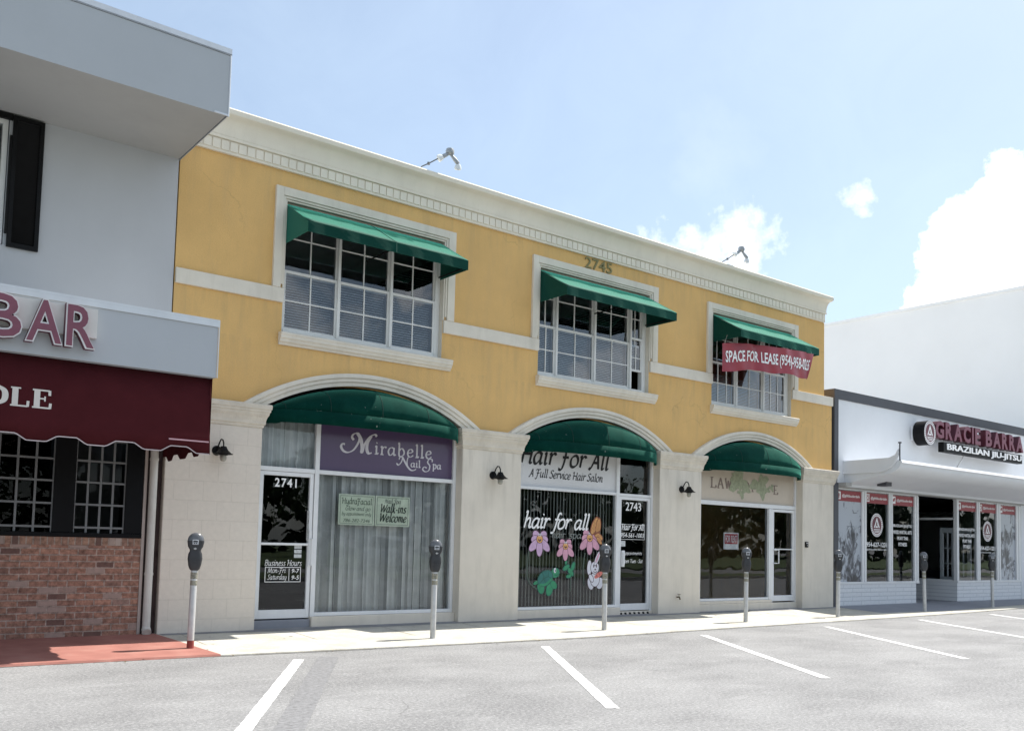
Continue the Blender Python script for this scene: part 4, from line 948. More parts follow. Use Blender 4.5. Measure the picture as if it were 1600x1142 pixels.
def slab(letter, x0, x1, z0, z1):
    w = (x1 - x0); t = w * .2
    S_ = {'L': [[(0, 1), (.5, 1)], [(.22, 1), (.22, 0)], [(0, 0), (.95, 0)], [(.95, 0), (.95, .25)]], 'A': [[(.05, 0), (.5, 1)], [(.5, 1), (.95, 0)], [(.25, .35), (.75, .35)], [(-.05, 0), (.3, 0)], [(.75, 0), (1.1, 0)]],
          'W': [[(0, 1), (.28, 0)], [(.28, 0), (.5, .8)], [(.5, .8), (.72, 0)], [(.72, 0), (1, 1)], [(-.1, 1), (.2, 1)], [(.8, 1), (1.1, 1)]], 'O': [[(.5, 1), (.1, .8), (0, .5), (.1, .2), (.5, 0), (.9, .2), (1, .5), (.9, .8), (.5, 1)]],
          'F': [[(.2, 1), (.2, 0)], [(0, 1), (.9, 1)], [(.9, 1), (.9, .75)], [(.2, .5), (.65, .5)], [(0, 0), (.45, 0)]], 'I': [[(.5, 1), (.5, 0)], [(.2, 1), (.8, 1)], [(.2, 0), (.8, 0)]], 'C': [[(.95, .75), (.6, 1), (.15, .8), (0, .5), (.15, .2), (.6, 0), (.95, .22)]],
          'E': [[(.2, 1), (.2, 0)], [(0, 1), (.9, 1)], [(.2, .5), (.65, .5)], [(0, 0), (.95, 0)], [(.95, 0), (.95, .25)]], 'D': [[(.2, 1), (.2, 0)], [(0, 1), (.5, 1), (.95, .75), (1, .5), (.95, .25), (.5, 0), (0, 0)]], 'P': [[(.2, 1), (.2, 0)], [(0, 1), (.6, 1), (.95, .8), (.6, .48), (.2, .48)], [(0, 0), (.45, 0)]]}[letter]
    for i, s in enumerate(S_): ribbon(mb, smooth_path([(x0 + px * w, z0 + pz * (z1 - z0)) for px, pz in s]), y - .0005 * (i % 4), (x1 - x0) * .055, (x1 - x0) * .07, 0)
for ch, x in (('L', 15.72), ('A', 15.96), ('W', 16.22)): slab(ch, x, x + .19, 2.74, 2.96)
LW = mb; LW.build('sign_lettering', mat('faded brown letters', (.22, .17, .145), .8, .3, 30), sg)
mb = MB()
for ch, x in (('O', 16.86), ('F', 17.13)): slab(ch, x, x + .17, 2.72, 2.93)
mb.build('sign_lettering', MATS['faded brown letters'], sg); mb = MB(); slab('E', 17.93, 18.10, 2.70, 2.90)
mb.build('sign_lettering', mat('faded brown letters', (.22, .17, .145), .8, .3, 30), sg)
mb = MB(); yy = YF - .0105
def leafshape(cx, cz, s, seed):
    rnd = random.Random(seed); pts = []
    for k in range(34):
        a = 2 * PI * k / 34; r = s * (.85 + .32 * math.sin(a * 3 + seed) + .16 * math.sin(a * 7 + seed * 2)) * rnd.uniform(.88, 1.12); pts.append((cx + r * math.cos(a) * 1.25, yy, cz + r * math.sin(a)))
    pts.append((cx, yy, cz)); n = len(pts) - 1
    mb.add(pts, [(k, (k + 1) % n, n) for k in range(n)])
for (a, b_, s, k) in ((16.70, 2.90, .27, 3), (17.42, 2.86, .26, 5)): leafshape(a, b_, s, k); 
yy -= .0012
for (a, b_, s, k) in ((17.62, 2.78, .12, 8), (16.50, 3.0, .10, 9), (16.78, 2.66, .11, 12), (17.85, 2.84, .08, 11)): leafshape(a, b_, s, k)
mb.build('leaf_print', mat('faded green print', (.32, .345, .235), .8, .22, 14), sg, recalc=False)
sg = thing('for_rent_sign', 'small white and red FOR RENT sign hung in the dark shop window', 'sign', (16.45, YF + .02, 1.41))
mb = MB(); mb.box(16.20, 16.71, YF + .012, YF + .018, 1.41, 1.78); mb.build('sign_panel', mat('white card', (.75, .75, .76), .6), sg)
mb = MB(); mb.box(16.235, 16.675, YF + .009, YF + .0115, 1.53, 1.75); mb.build('red_field', mat('red card print', (.42, .035, .055), .6), sg)
mb = MB(); text(mb, 'FOR RENT', 16.26, 16.65, 1.56, 1.72, YF + .008, .001, bold=.02); mb.build('sign_lettering', MATS['white card'], sg)

# ------------------------------------------------------------------ awnings, lamps and signs on the yellow building
LAB = ['green canvas awning with a centre seam over the upstairs window nearest the grey building', 'green canvas awning over the middle upstairs window, below the brass number 2745', 'green canvas awning with a red lease banner hanging from its front']
for wi, (a, b) in enumerate(WIN):
    t = thing('window_awning', LAB[wi], 'awning', ((a + b) / 2, .05, 5.84), 'green awnings over the upstairs windows')
    x0, x1 = a + .012, b - .03; yb, yf, zt, zf, zb = .06, -.755, 6.475, 6.0, 5.845
    mb = MB(); n = 24
    sag = lambda s: .012 * math.sin(s * PI * 4) ** 2 if wi != 0 else .010 * math.sin(s * PI * 6) ** 2
    mb.grid([[(x0 + (x1 - x0) * i / n, yb + (yf - yb) * v, zt + (zf - zt) * v - sag(i / n) * math.sin(v * PI)) for i in range(n + 1)] for v in (0, .25, .5, .75, 1)])
    mb.build('top_cloth', M_GREEN, t, smooth=True, recalc=False, solid=.004)
    mb = MB(); mb.grid([[(x0 + (x1 - x0) * i / n, yf - .004 - .004 * math.sin(i * 1.3) * v, zf - .004 + (zb - zf) * v) for i in range(n + 1)] for v in (0, .5, 1)])
    mb.build('valance', M_GREEN, t, recalc=False, solid=.004)
    for x in (x0 + .003, x1 - .003):
        mb = MB(); mb.add([(x, yb, zt - .006), (x, yf, zf - .006), (x, yf, zb), (x, yb, zb)], [(0, 1, 2, 3)]); mb.build('side_cloth', M_GREEN, t, recalc=False, solid=.004)
    mb = MB()
    for x in [x0 + .03, (x0 + x1) / 2, x1 - .03]: mb.tube([(x, yb, zt - .03), (x, yf + .03, zf - .03), (x, yf + .03, zb + .04), (x, yb, zb + .04)], .012, 6)
    mb.tube([(x0 + .03, yf + .03, zb + .04), (x1 - .03, yf + .03, zb + .04)], .012, 6)
    mb.build('awning_frame', M_BLACK, t)
    if wi == 0:
        mb = MB(); xm = (x0 + x1) / 2 + .06; mb.tube([(xm, yb, zt + .0), (xm, yf - .004, zf - .0), (xm, yf - .009, zb)], .008, 5); mb.build('seam', mat('dark seam', (.008, .07, .05), .8), t)
LAB = ['green domed awning under the leftmost arch, over the purple sign', 'green domed awning under the middle arch, over the white hair salon sign', 'green domed awning under the rightmost arch, over the faded beige sign']
for wi, c in enumerate(CX):
    t = thing('arch_awning', LAB[wi], 'awning', (c, .1, 3.1), 'green domed awnings under the arches')
    zb = [3.13, 3.09, 3.08][wi]; zv = zb + .20; hw = 1.74; dep = .50; n = 48
    fr_ = lambda s: .10 - dep * max(0, 1 - abs(s) ** 3.2) ** .62
    S_ = [-1 + 2 * i / n for i in range(n + 1)]
    S_ = [math.sin(s * PI / 2) for s in S_]
    zt = lambda s: max(ZC + math.sqrt(max((RI - .02) ** 2 - (s * 1.775) ** 2, 0)) - .035, zv)
    mb = MB(); rows = []
    for i in range(11):
        v = i / 10; row = []
        for s in S_:
            yw, yf_ = .12, fr_(s); zw = zt(s)
            yy_ = yw + (yf_ - yw) * math.sin(v * PI / 2) ** .9; z_ = zv + (zw - zv) * (math.cos(v * PI / 2) ** .75)
            row.append((c + s * hw, yy_, z_))
        rows.append(row)
    mb.grid(rows); mb.build('dome_cloth', M_DOME, t, smooth=True, recalc=False, solid=.003)
    for q_ in (8, 16, 24, 32, 40):
        mb = MB(); mb.tube([(r_[q_][0], r_[q_][1] - .002, r_[q_][2] + .002) for r_ in rows], .0045, 5); mb.build('seam', mat('dome seam', (.0015, .022, .016), .8), t, smooth=True)
    mb = MB(); mb.grid([[(c + s * hw, fr_(s) - .004 - .003 * v * math.sin(i * 2.1), zv - .003 + (zb - zv) * v - (.02 * v if abs(s) > .9 else 0)) for i, s in enumerate(S_)] for v in (0, .5, 1)])
    mb.build('valance', M_DOME, t, smooth=True, recalc=False, solid=.004)
    mb = MB(); mb.tube([(c + s * hw * .99, fr_(s) + .015, zv - .01) for s in S_], .011, 6)
    for s in (-.66, -.33, 0, .33, .66): mb.tube([(c + s * hw, .11, zt(s) - .03), (c + s * hw, fr_(s) * .75, zv + (zt(s) - zv) * .55), (c + s * hw, fr_(s) + .02, zv)], .009, 5)
    mb.build('awning_frame', M_BLACK, t)
# lease banner hung from the third awning
t = thing('lease_banner', 'wrinkled red banner reading SPACE FOR LEASE hung crookedly under an upstairs awning', 'banner', (16.8, -.6, 5.2))
BX0, BX1 = 15.33, 18.06
def bpt(s, v, off=0.0):
    x = BX0 + (BX1 - BX0) * s; ytop = -.42 - .36 * min(1, s * 1.6)
    ztop = 5.86 - .13 * (1 - min(1, s * 2.2)) ** 2 + (.0 if s < .9 else -.02) - .05 * math.sin(s * PI) * (s < 1)
    zbot = ztop - (.60 - .035 * math.sin(s * PI))
    wr = .016 * math.sin(s * 21 + v * 2.5) * (.3 + .7 * v) + .008 * math.sin(s * 37 + 1 - v * 4) + (.035 * math.exp(-((s - .33) / .035) ** 2))
    return Vector((x - (.26 * v if s > .9 else 0) * (s - .9) * 10, ytop + wr - off, ztop + (zbot - ztop) * v - .02 * math.sin(s * 17) * v))
mb = MB(); mb.grid([[bpt(i / 90, v / 10) for i in range(91)] for v in range(11)])
mb.build('banner_cloth', mat('red vinyl banner', (.30, .030, .045), .32, .12, 4, stain=.1), t, smooth=True, recalc=False, ang=80)
mb = MB(); text(mb, 'SPACE FOR LEASE (954)-958-0255', 0, 1, 0, 1, 0, 0, bold=.02, res=2)
bm = bmesh.new(); vs = [bm.verts.new(v) for v in mb.v]
for f in mb.f:
    try: bm.faces.new([vs[i] for i in f])
    except ValueError: pass
for it in range(3): bmesh.ops.subdivide_edges(bm, edges=[e for e in bm.edges if abs(e.verts[0].co.x - e.verts[1].co.x) > .006], cuts=1)
bmesh.ops.triangulate(bm, faces=bm.faces)
bm.verts.index_update(); mb2 = MB()
mb2.add([bpt(.03 + v.co.x * .93, .80 - v.co.z * .54, .010) for v in bm.verts], [[v.index for v in f.verts] for f in bm.faces]); bm.free()
mb2.build('banner_lettering', mat('white banner print', (.86, .86, .86), .5), t, recalc=False)
for s in (.02, .35, .7, .97):
    mb = MB(); p_ = bpt(s, .0); mb.tube([p_, (p_.x, p_.y * .7 - .2, 5.90)], .004, 4); mb.build('tie_cord', mat('cord', (.4, .38, .35), .9), t)

# goose-neck wall lamps
LL = ['black barn style wall lamp on the block pilaster beside the maroon awning', 'black barn style wall lamp between the purple sign and the white hair salon sign', 'black barn style wall lamp between the 2743 door and the faded beige sign']
def lamp():
    t = thing('wall_lamp', LL[0], 'lamp', (0, 0, 0), 'wall lamps on the pilasters')
    mb = MB(); mb.lathe((-.02, 0, 0), [(.005, -.03), (.075, -.028), (.08, -.012), (.08, 0)], 20, 'y'); mb.build('back_plate', M_BLACK, t, smooth=True)
    mb = MB(); mb.tube([(-.02, -.02, .0), (-.02, -.06, .06), (-.01, -.09, .13), (.0, -.13, .175), (.01, -.17, .165), (.015, -.2, .11), (.015, -.205, .04)], .012, 8); mb.build('arm', M_BLACK, t, smooth=True)
    mb = MB(); mb.lathe((.015, -.205, 0), [(.02, .06), (.045, .055), (.055, .03), (.075, -.005), (.12, -.05), (.15, -.062), (.148, -.07), (.09, -.058), (.07, -.085), (.055, -.088)], 24); mb.build('shade', M_BLACK, t, smooth=True, ang=50)
    mb = MB(); mb.lathe((.015, -.205, 0), [(.045, -.086), (.052, -.11), (.05, -.15), (.035, -.175), (.012, -.185)], 18); mb.build('globe', mat('dusty lamp glass', (.42, .41, .35), .2, .1, 9, transl=.3), t, smooth=True)
    return t
L0 = lamp()
for i, (x, z) in enumerate(((4.80, 2.64), (9.70, 2.60), (14.56, 2.62))):
    o = L0 if i == 0 else copy_tree(L0)
    o.location = (x, -.03, z); o['label'] = LL[i]; o.scale = (.88, .88, .88)
t = thing('intercom_box', 'small dark intercom box on the pilaster beside the empty shop door', 'intercom', (18.87, -.03, 1.5))
mb = MB(); mb.box(18.83, 18.93, -.065, -.031, 1.50, 1.63); mb.build('housing', M_BLACK, t, bevel=.006)
mb = MB(); mb.box(18.845, 18.915, -.068, -.0655, 1.585, 1.61); mb.lathe((18.88, -.066, 1.545), [(.012, -.006), (.012, 0)], 10, 'y'); mb.build('button', M_STEEL, t)
t = thing('wall_tap', 'small dark hose tap sticking out of the pilaster near the 2743 door', 'tap', (14.45, -.03, .4))
mb = MB(); mb.tube([(14.45, -.03, .42), (14.45, -.10, .42), (14.45, -.12, .37)], .014, 8); mb.lathe((14.45, -.09, .45), [(.006, -.03), (.006, .02), (.035, .022), (.035, .03)], 10); mb.build('spout', mat('old brass', (.12, .095, .05), .6, .2, 20, metal=.5), t, smooth=True)

# twin flood lamps on the roof edge
RLAB = ['twin floodlight on a slanting arm at the roof edge above the widest-seen awning', 'twin floodlight on a slanting arm at the roof edge near the far right corner']
def flood():
    t = thing('roof_floodlight', RLAB[0], 'floodlight', (0, 0, 0), 'twin floodlights on the roof edge')
    mb = MB(); mb.tube([(0, .06, -.03), (0, -.01, .02), (.11, -.04, .09), (.45, -.12, .34)], .011, 6); mb.lathe((.11, -.04, .09), [(.0, -.025), (.024, -.02), (.024, .02), (0, .025)], 8); mb.lathe((0, .04, -.02), [(.035, -.02), (.035, 0), (.012, .015)], 10); mb.build('arm', mat('dull conduit', (.16, .165, .17), .6, .15, 9), t)
    mb = MB(); mb.lathe((.47, -.125, .36), [(.01, .06), (.06, .05), (.075, .01), (.07, -.03), (.03, -.05)], 14); mb.build('junction_box', mat('weathered grey metal', (.33, .35, .37), .5, .2, 9), t, smooth=True)
    for k, d_ in enumerate(((-.13, .02, -.09), (.15, -.05, -.17))):
        v = Vector(d_).normalized(); a = Vector((.47, -.125, .34)); ln = Vector(d_).length
        mb = MB(); mb.tube([a, a + v * ln * .45, a + v * ln * .5, a + v * ln * .95], [.022, .03, .034, .036], 10); h = mb.build('lamp_holder', MATS['weathered grey metal'], t, smooth=True)
        mb = MB(); b0 = a + v * ln * .95; w_ = (v + Vector((-.5, .6, -.3))).normalized(); mb.tube([b0, b0 + w_ * .035, b0 + w_ * .085, b0 + w_ * .10], [.03, .055, .062, .04], 12); mb.build('bulb', mat('clear lamp bulb', (.75, .77, .78), .1, .05, 5), h, smooth=True)
    return t
F0 = flood()
for i, x in enumerate((7.95, 15.62)):
    o = F0 if i == 0 else copy_tree(F0)
    o.location = (x, -.16, 7.575); o['label'] = RLAB[i]

# ================================================================== GREY RESTAURANT BUILDING ON THE LEFT
A = thing('restaurant_building', 'pale grey building with deep roof overhang, brick base and a sign band reading BAR', 'building', (0, 0, 0))
XE = 4.066
mb = MB()
wall_holes(mb, [(-9, 3.2), (XE, 3.2), (XE, 6.75), (-9, 6.75)], [[(.55, 5.0), (1.95, 5.0), (1.95, 6.62), (.55, 6.62)]], -.004, .3)
mb.box(XE - .25, XE, .302, 12, .04, 7.4); mb.box(-9, -8.8, .302, 12, .04, 7.4)
mb.build('wall', M_GREYW, A)
mb = MB(); mb.box(-9, XE, -1.77, 12, 6.687, 6.72); mb.build('soffit', M_SOFF, A)
mb = MB()
mb.grid([[(-9, -1.785 + .008 * math.sin(i), z) for i, z in ((0, 6.675), (1, 7.46))], [(XE + .012, -1.785, 6.675), (XE + .012, -1.785, 7.46)], [(XE + .012, 12, 6.675), (XE + .012, 12, 7.46)]])
mb.build('roof_fascia', M_FASC, A, solid=.012)
mb = MB(); mb.box(-9, XE + .03, -1.80, 12, 7.468, 7.475)
mb.grid([[(-9, -1.80, 7.462), (-9, -1.80, 7.545), (-9, -1.5, 7.56)], [(XE + .03, -1.80, 7.462), (XE + .03, -1.80, 7.545), (XE + .03, -1.5, 7.56)], [(XE + .03, 12, 7.462), (XE + .03, 12, 7.545), (XE - .2, 12, 7.56)]])
mb.build('coping', M_COPE, A)
mb = MB(); mb.tube([(XE + .02, -1.79, 6.67), (XE + .022, -1.792, 7.0), (XE + .02, -1.79, 7.46)], .011, 6); mb.box(XE - .16, XE + .02, -1.80, -1.788, 6.675, 6.70); mb.build('corner_bead', M_COPE, A)
# upstairs window and shutters
mb = MB(); box_frame(mb, .56, 1.94, 5.01, 6.61, .02, .12, .06); mb.box(.62, 1.88, .04, .10, 5.78, 5.82); mb.box(1.24, 1.26, .05, .09, 5.07, 6.55); w = mb.build('window', M_WINW, A, bevel=.004)
q = MB(); q.quad((.62, .07, 5.07), (1.88, .07, 5.07), (1.88, .07, 6.55), (.62, .07, 6.55)); q.build('pane', M_GLASSU, w, recalc=False)
q = MB(); q.box(.58, 1.92, .5, .52, 5.0, 6.6); q.build('curtain', mat('tan curtain', (.35, .27, .22), .9), w)
for a, b in ((1.985, 2.345), (.16, .515)):
    mb = MB(); box_frame(mb, a, b, 4.985, 6.665, -.055, -.006, .05)
    z = 5.05
    while z < 6.6: mb.add([(a + .05, -.02, z), (b - .05, -.02, z), (b - .05, -.045, z + .028), (a + .05, -.045, z + .028)], [(0, 1, 2, 3)]); z += .034
    mb.box(a + .05, b - .05, -.02, -.008, 5.03, 6.62)
    mb.build('shutter', M_BLACK, A)
mb = MB(); mb.box(.5, 1.98, -.05, -.006, 6.60, 6.67); mb.box(1.955, 1.982, -.05, -.006, 5.15, 6.4); mb.build('window_trim', M_BLACK, A)
# sign band over the pavement
mb = MB(); mb.box(-9, XE, -1.85, -.005, 3.36, 4.045); mb.build('sign_band', M_FASC, A, bevel=.006)
mb = MB(); mb.box(-9, XE + .012, -1.865, -.004, 4.047, 4.075); mb.box(-9, XE + .012, -1.866, -1.852, 3.985, 4.046); mb.box(XE + .002, XE + .012, -1.862, -1.848, 3.36, 3.984); mb.build('band_coping', M_COPE, A)
# ground floor front
mb = MB(); mb.box(-9, 3.812, -.002, .3, .04, 1.268); mb.build('brick_base', M_BRICK, A)
mb = MB(); mb.box(-9, 3.812, -.006, .3, 1.27, 1.372); mb.build('brick_rowlock', M_ROWLOCK, A)
mb = MB(); mb.box(3.814, 3.852, -.012, .3, .05, 3.3); mb.build('wall_edge', mat('pinkish plaster', (.42, .36, .33), .9, .08, 4, .3, 40, stain=.3, streak=True), A)
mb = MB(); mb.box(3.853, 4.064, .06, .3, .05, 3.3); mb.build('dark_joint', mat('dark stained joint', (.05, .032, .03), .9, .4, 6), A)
mb = MB(); mb.tube([(3.925, -.04, .10), (3.925, -.04, 3.36)], .052, 14); mb.tube([(3.925, -.04, .16), (3.92, -.10, .12)], .06, 12)
for z in (.9, 2.45): mb.lathe((3.925, -.04, z), [(.05, -.02), (.058, -.018), (.058, .018), (.05, .02)], 14)
mb.build('downpipe', mat('dirty white pipe', (.58, .56, .52), .6, .08, 5, stain=.5, stain_col=(.33, .26, .22), streak=True), A, smooth=True)
mb = MB(); mb.box(-9, 3.81, -.02, .3, 1.374, 1.43); mb.box(-9, 3.81, .0, .3, 2.9, 3.35)
for a, b in ((3.585, 3.81), (2.70, 2.955), (.75, 1.0), (-1.2, -.95), (-3.15, -2.9)): mb.box(a, b, -.004, .29, 1.431, 2.899)
w = mb.build('window', mat('black window frame', (.005, .005, .006), .5, .15, 6, spec=.12), A, bevel=.004)
mb = MB()
for a, b, n in ((2.957, 3.583, 4), (1.002, 2.698, 8), (-.948, .748, 8)):
    for i in range(n + 1):
        x = a + (b - a) * i / n; mb.box(x - .013, x + .013, .02, .045, 1.432, 2.898)
    for z in (1.50, 1.80, 2.09, 2.37, 2.65): mb.box(a, b, .014, .019, z - .013, z + .013)
mb.build('security_bars', mat('grey bars', (.16, .165, .17), .5, .1, 8), w)
q = MB()
for a, b in ((2.957, 3.583), (1.002, 2.698), (-.948, .748)): q.quad((a, .1, 1.432), (b, .1, 1.432), (b, .1, 2.898), (a, .1, 2.898))
q.build('pane', M_GLASSD, w, recalc=False)
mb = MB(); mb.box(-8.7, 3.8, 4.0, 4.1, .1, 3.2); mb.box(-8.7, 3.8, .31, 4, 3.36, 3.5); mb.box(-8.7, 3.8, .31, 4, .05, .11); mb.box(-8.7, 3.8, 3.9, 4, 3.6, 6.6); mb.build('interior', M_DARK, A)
# channel letters on a pale raceway
sg = thing('channel_letter_sign', 'large maroon channel letters reading BAR on the grey sign band', 'sign', (2.0, -1.9, 3.4))
mb = MB(); mb.box(-.6, 2.66, -1.90, -1.852, 3.62, 3.95); mb.build('raceway', mat('cream raceway', (.62, .61, .58), .6), sg)
for ch, a, b in (('B', 1.53, 1.89), ('A', 1.915, 2.29), ('R', 2.31, 2.625)):
    mb = MB(); text(mb, ch, a, b, 3.47, 3.955, -1.905, .085, bold=.035); l = mb.build('letter', mat('maroon letter side', (.11, .025, .045), .5), sg)
    mb = MB(); text(mb, ch, a - .0, b + .0, 3.47, 3.955, -1.9905, .006, bold=.035); mb.build('letter_rim', mat('silver letter edge', (.62, .60, .60), .4), l)
    mb = MB(); text(mb, ch, a + .014, b - .014, 3.484, 3.941, -1.997, .004, bold=.010); mb.build('letter_face', M_LILAC, l)
# maroon awning with scalloped valance
t = thing('shop_awning', 'long maroon awning with scalloped edge and white serif lettering under the grey sign band', 'awning', (2, -.9, 2.5))
sc_ = lambda x: 2.455 + .034 * max(-1, min(1, 1.9 * math.sin(2 * PI * (x - 2.06) / .62 - 2.2)))
mb = MB(); X = [-8 + .03 * i for i in range(402)]; X = [x for x in X if x <= 4.04] + [4.045]
mb.grid([[(x, -1.735, 3.362) for x in X], [(x, -1.755, 3.0) for x in X], [(x, -1.775, 2.64) for x in X], [(x, -1.779 - .006 * math.sin(x * 9), sc_(x)) for x in X]])
mb.build('front_cloth', M_MAROON, t, smooth=True, recalc=False, solid=.004)
mb = MB(); Y = [-1.775 + .03 * i for i in range(60)]
mb.grid([[(4.045, y, 3.362) for y in Y], [(4.045, y, 2.64) for y in Y], [(4.045 - .01 * math.sin(y * 8), y, sc_(y * 1.2)) for y in Y]])
mb.build('side_cloth', M_MAROON, t, recalc=False, solid=.004)
mb = MB(); ribbon(mb, [(x, sc_(x) + .004) for x in X], -1.787, .006); pt = mb
mb.build('piping', mat('pale piping', (.5, .42, .42), .7), t, recalc=False)
mb = MB(); mb.box(3.55, 4.03, -1.792, -1.784, 2.565, 2.582); mb.build('loose_seam', mat('pink thread', (.55, .33, .36), .8), t)
mb = MB()
for x in (4.02, 2.4, .8, -.8): mb.tube([(x, -.0, 3.34), (x, -1.72, 3.34), (x, -1.755, 2.66), (x, -.0, 2.66)], .014, 6)
mb.tube([(-8, -1.75, 2.66), (4.02, -1.75, 2.66)], .014, 6); mb.build('awning_frame', M_STEEL, t)
y = -1.772
mb = MB()
slab_y = -1.770
def slab2(mb, strokes, x0, x1, z0, z1, yy):
    for i, (pts, w, nb) in enumerate(strokes): ribbon(mb, smooth_path([(x0 + px * (x1 - x0), z0 + pz * (z1 - z0)) for px, pz in pts]), yy - .0006 * (i % 4), w, nb, 0)
LET = {'D': [([(.22, 1), (.22, 0)], .012, .018), ([(0, .985), (.5, .985), (.9, .8), (1, .5), (.9, .2), (.5, .015), (0, .015)], .009, .022)],
       'L': [([(.25, 1), (.25, 0)], .012, .018), ([(0, .98), (.55, .98)], .008, 0), ([(0, .02), (.95, .02)], .009, 0), ([(.95, 0), (.97, .32)], .010, .004)],
       'E': [([(.25, 1), (.25, 0)], .012, .018), ([(0, .98), (.92, .98)], .009, 0), ([(.25, .52), (.68, .52)], .008, 0), ([(0, .02), (.98, .02)], .009, 0), ([(.97, 0), (.99, .3)], .010, .004), ([(.92, 1), (.93, .72)], .010, .004), ([(.68, .66), (.68, .38)], .008, 0)]}
slab2(mb, LET['D'], 1.60, 1.80, 2.79, 2.99, -1.772); slab2(mb, LET['L'], 1.85, 2.03, 2.79, 2.99, -1.772); slab2(mb, LET['E'], 2.065, 2.25, 2.79, 2.99, -1.772)
mb.build('lettering', mat('off white awning print', (.62, .58, .54), .8), t, recalc=False)

# ================================================================== WHITE MARTIAL ARTS SHOP ON THE RIGHT
W = thing('low_shop_building', 'low white shop building with charcoal trim, a curved canopy and six tall display windows', 'building', (27, 0, 0))
XR = 40.0
mb = MB(); mb.box(20.205, XR, .0, .25, 3.02, 5.15); mb.box(20.03, 20.25, .26, 16, .05, 5.15); mb.box(20.03, XR, 16, 16.2, .05, 5.15); mb.build('wall', M_WHITEP, W)
mb = MB(); mb.box(20.03, XR, -.03, .28, 5.152, 5.39); mb.box(20.03, 20.204, -.03, .25, 3.33, 5.151); mb.box(20.055, 20.25, -.005, .255, .06, 3.1); mb.build('charcoal_trim', M_CHAR, W, bevel=.006)
mb = MB(); mb.box(20.26, XR, .29, 15.9, 5.1, 5.2); mb.build('roof', MATS['white bounce roof'], W)  # out of view; its white is there to throw sun on the wall behind
# canopy: thin leading edge, coved underside, end panel
cov = [(.27, 3.02), (.12, 3.06)] + [(.1 - 1.0 * i / 8, 3.06 + .20 * (i / 8)) for i in range(1, 9)] + [(-.9 - .56 * math.sin(i / 8 * PI / 2), 3.26 + .27 * (1 - math.cos(i / 8 * PI / 2))) for i in range(1, 9)]
mb = MB(); poly = cov + [(-1.50, 3.53), (-1.465, 3.60), (-.001, 3.63)]
rows = [[(x, y, z) for y, z in poly] for x in (20.52, 24, 28, 32, XR)]
mb.grid(rows); mb.add([(20.52, y, z) for y, z in poly], [tuple(range(len(poly)))])
mb.build('canopy', M_WHITEP, W, smooth=True, ang=30)
ep = [(-.001, 3.32), (-.9, 3.32)] + [(-.9 - .54 * math.sin(i / 8 * PI / 2), 3.32 + .50 * (1 - math.cos(i / 8 * PI / 2))) for i in range(1, 9)] + [(-1.44, 3.86), (-1.36, 3.72), (-1.2, 3.66), (-.001, 3.64)]
mb = MB(); mb.prismx([(y, z) for y, z in ep], 20.44, 20.515); mb.build('canopy_end_panel', M_WHITEP, W, bevel=.005)
mb = MB(); mb.box(20.256, 20.5, -.2, .25, 3.02, 3.10); mb.box(20.26, XR, -.002, .25, 2.99, 3.018); mb.build('soffit_strip', M_SOFF, W)
mb = MB(); mb.tube([(20.48, -1.46, 3.58), (20.48, -1.46, 3.98)], .016, 8); mb.lathe((20.48, -1.46, 4.0), [(.0, -.02), (.04, -.015), (.04, .015), (0, .02)], 10); mb.build('rain_spout', M_CHAR, W)
mb = MB(); mb.box(21.55, 21.8, -.5, -.25, 3.08, 3.2); mb.build('soffit_vent', M_CHAR, W)
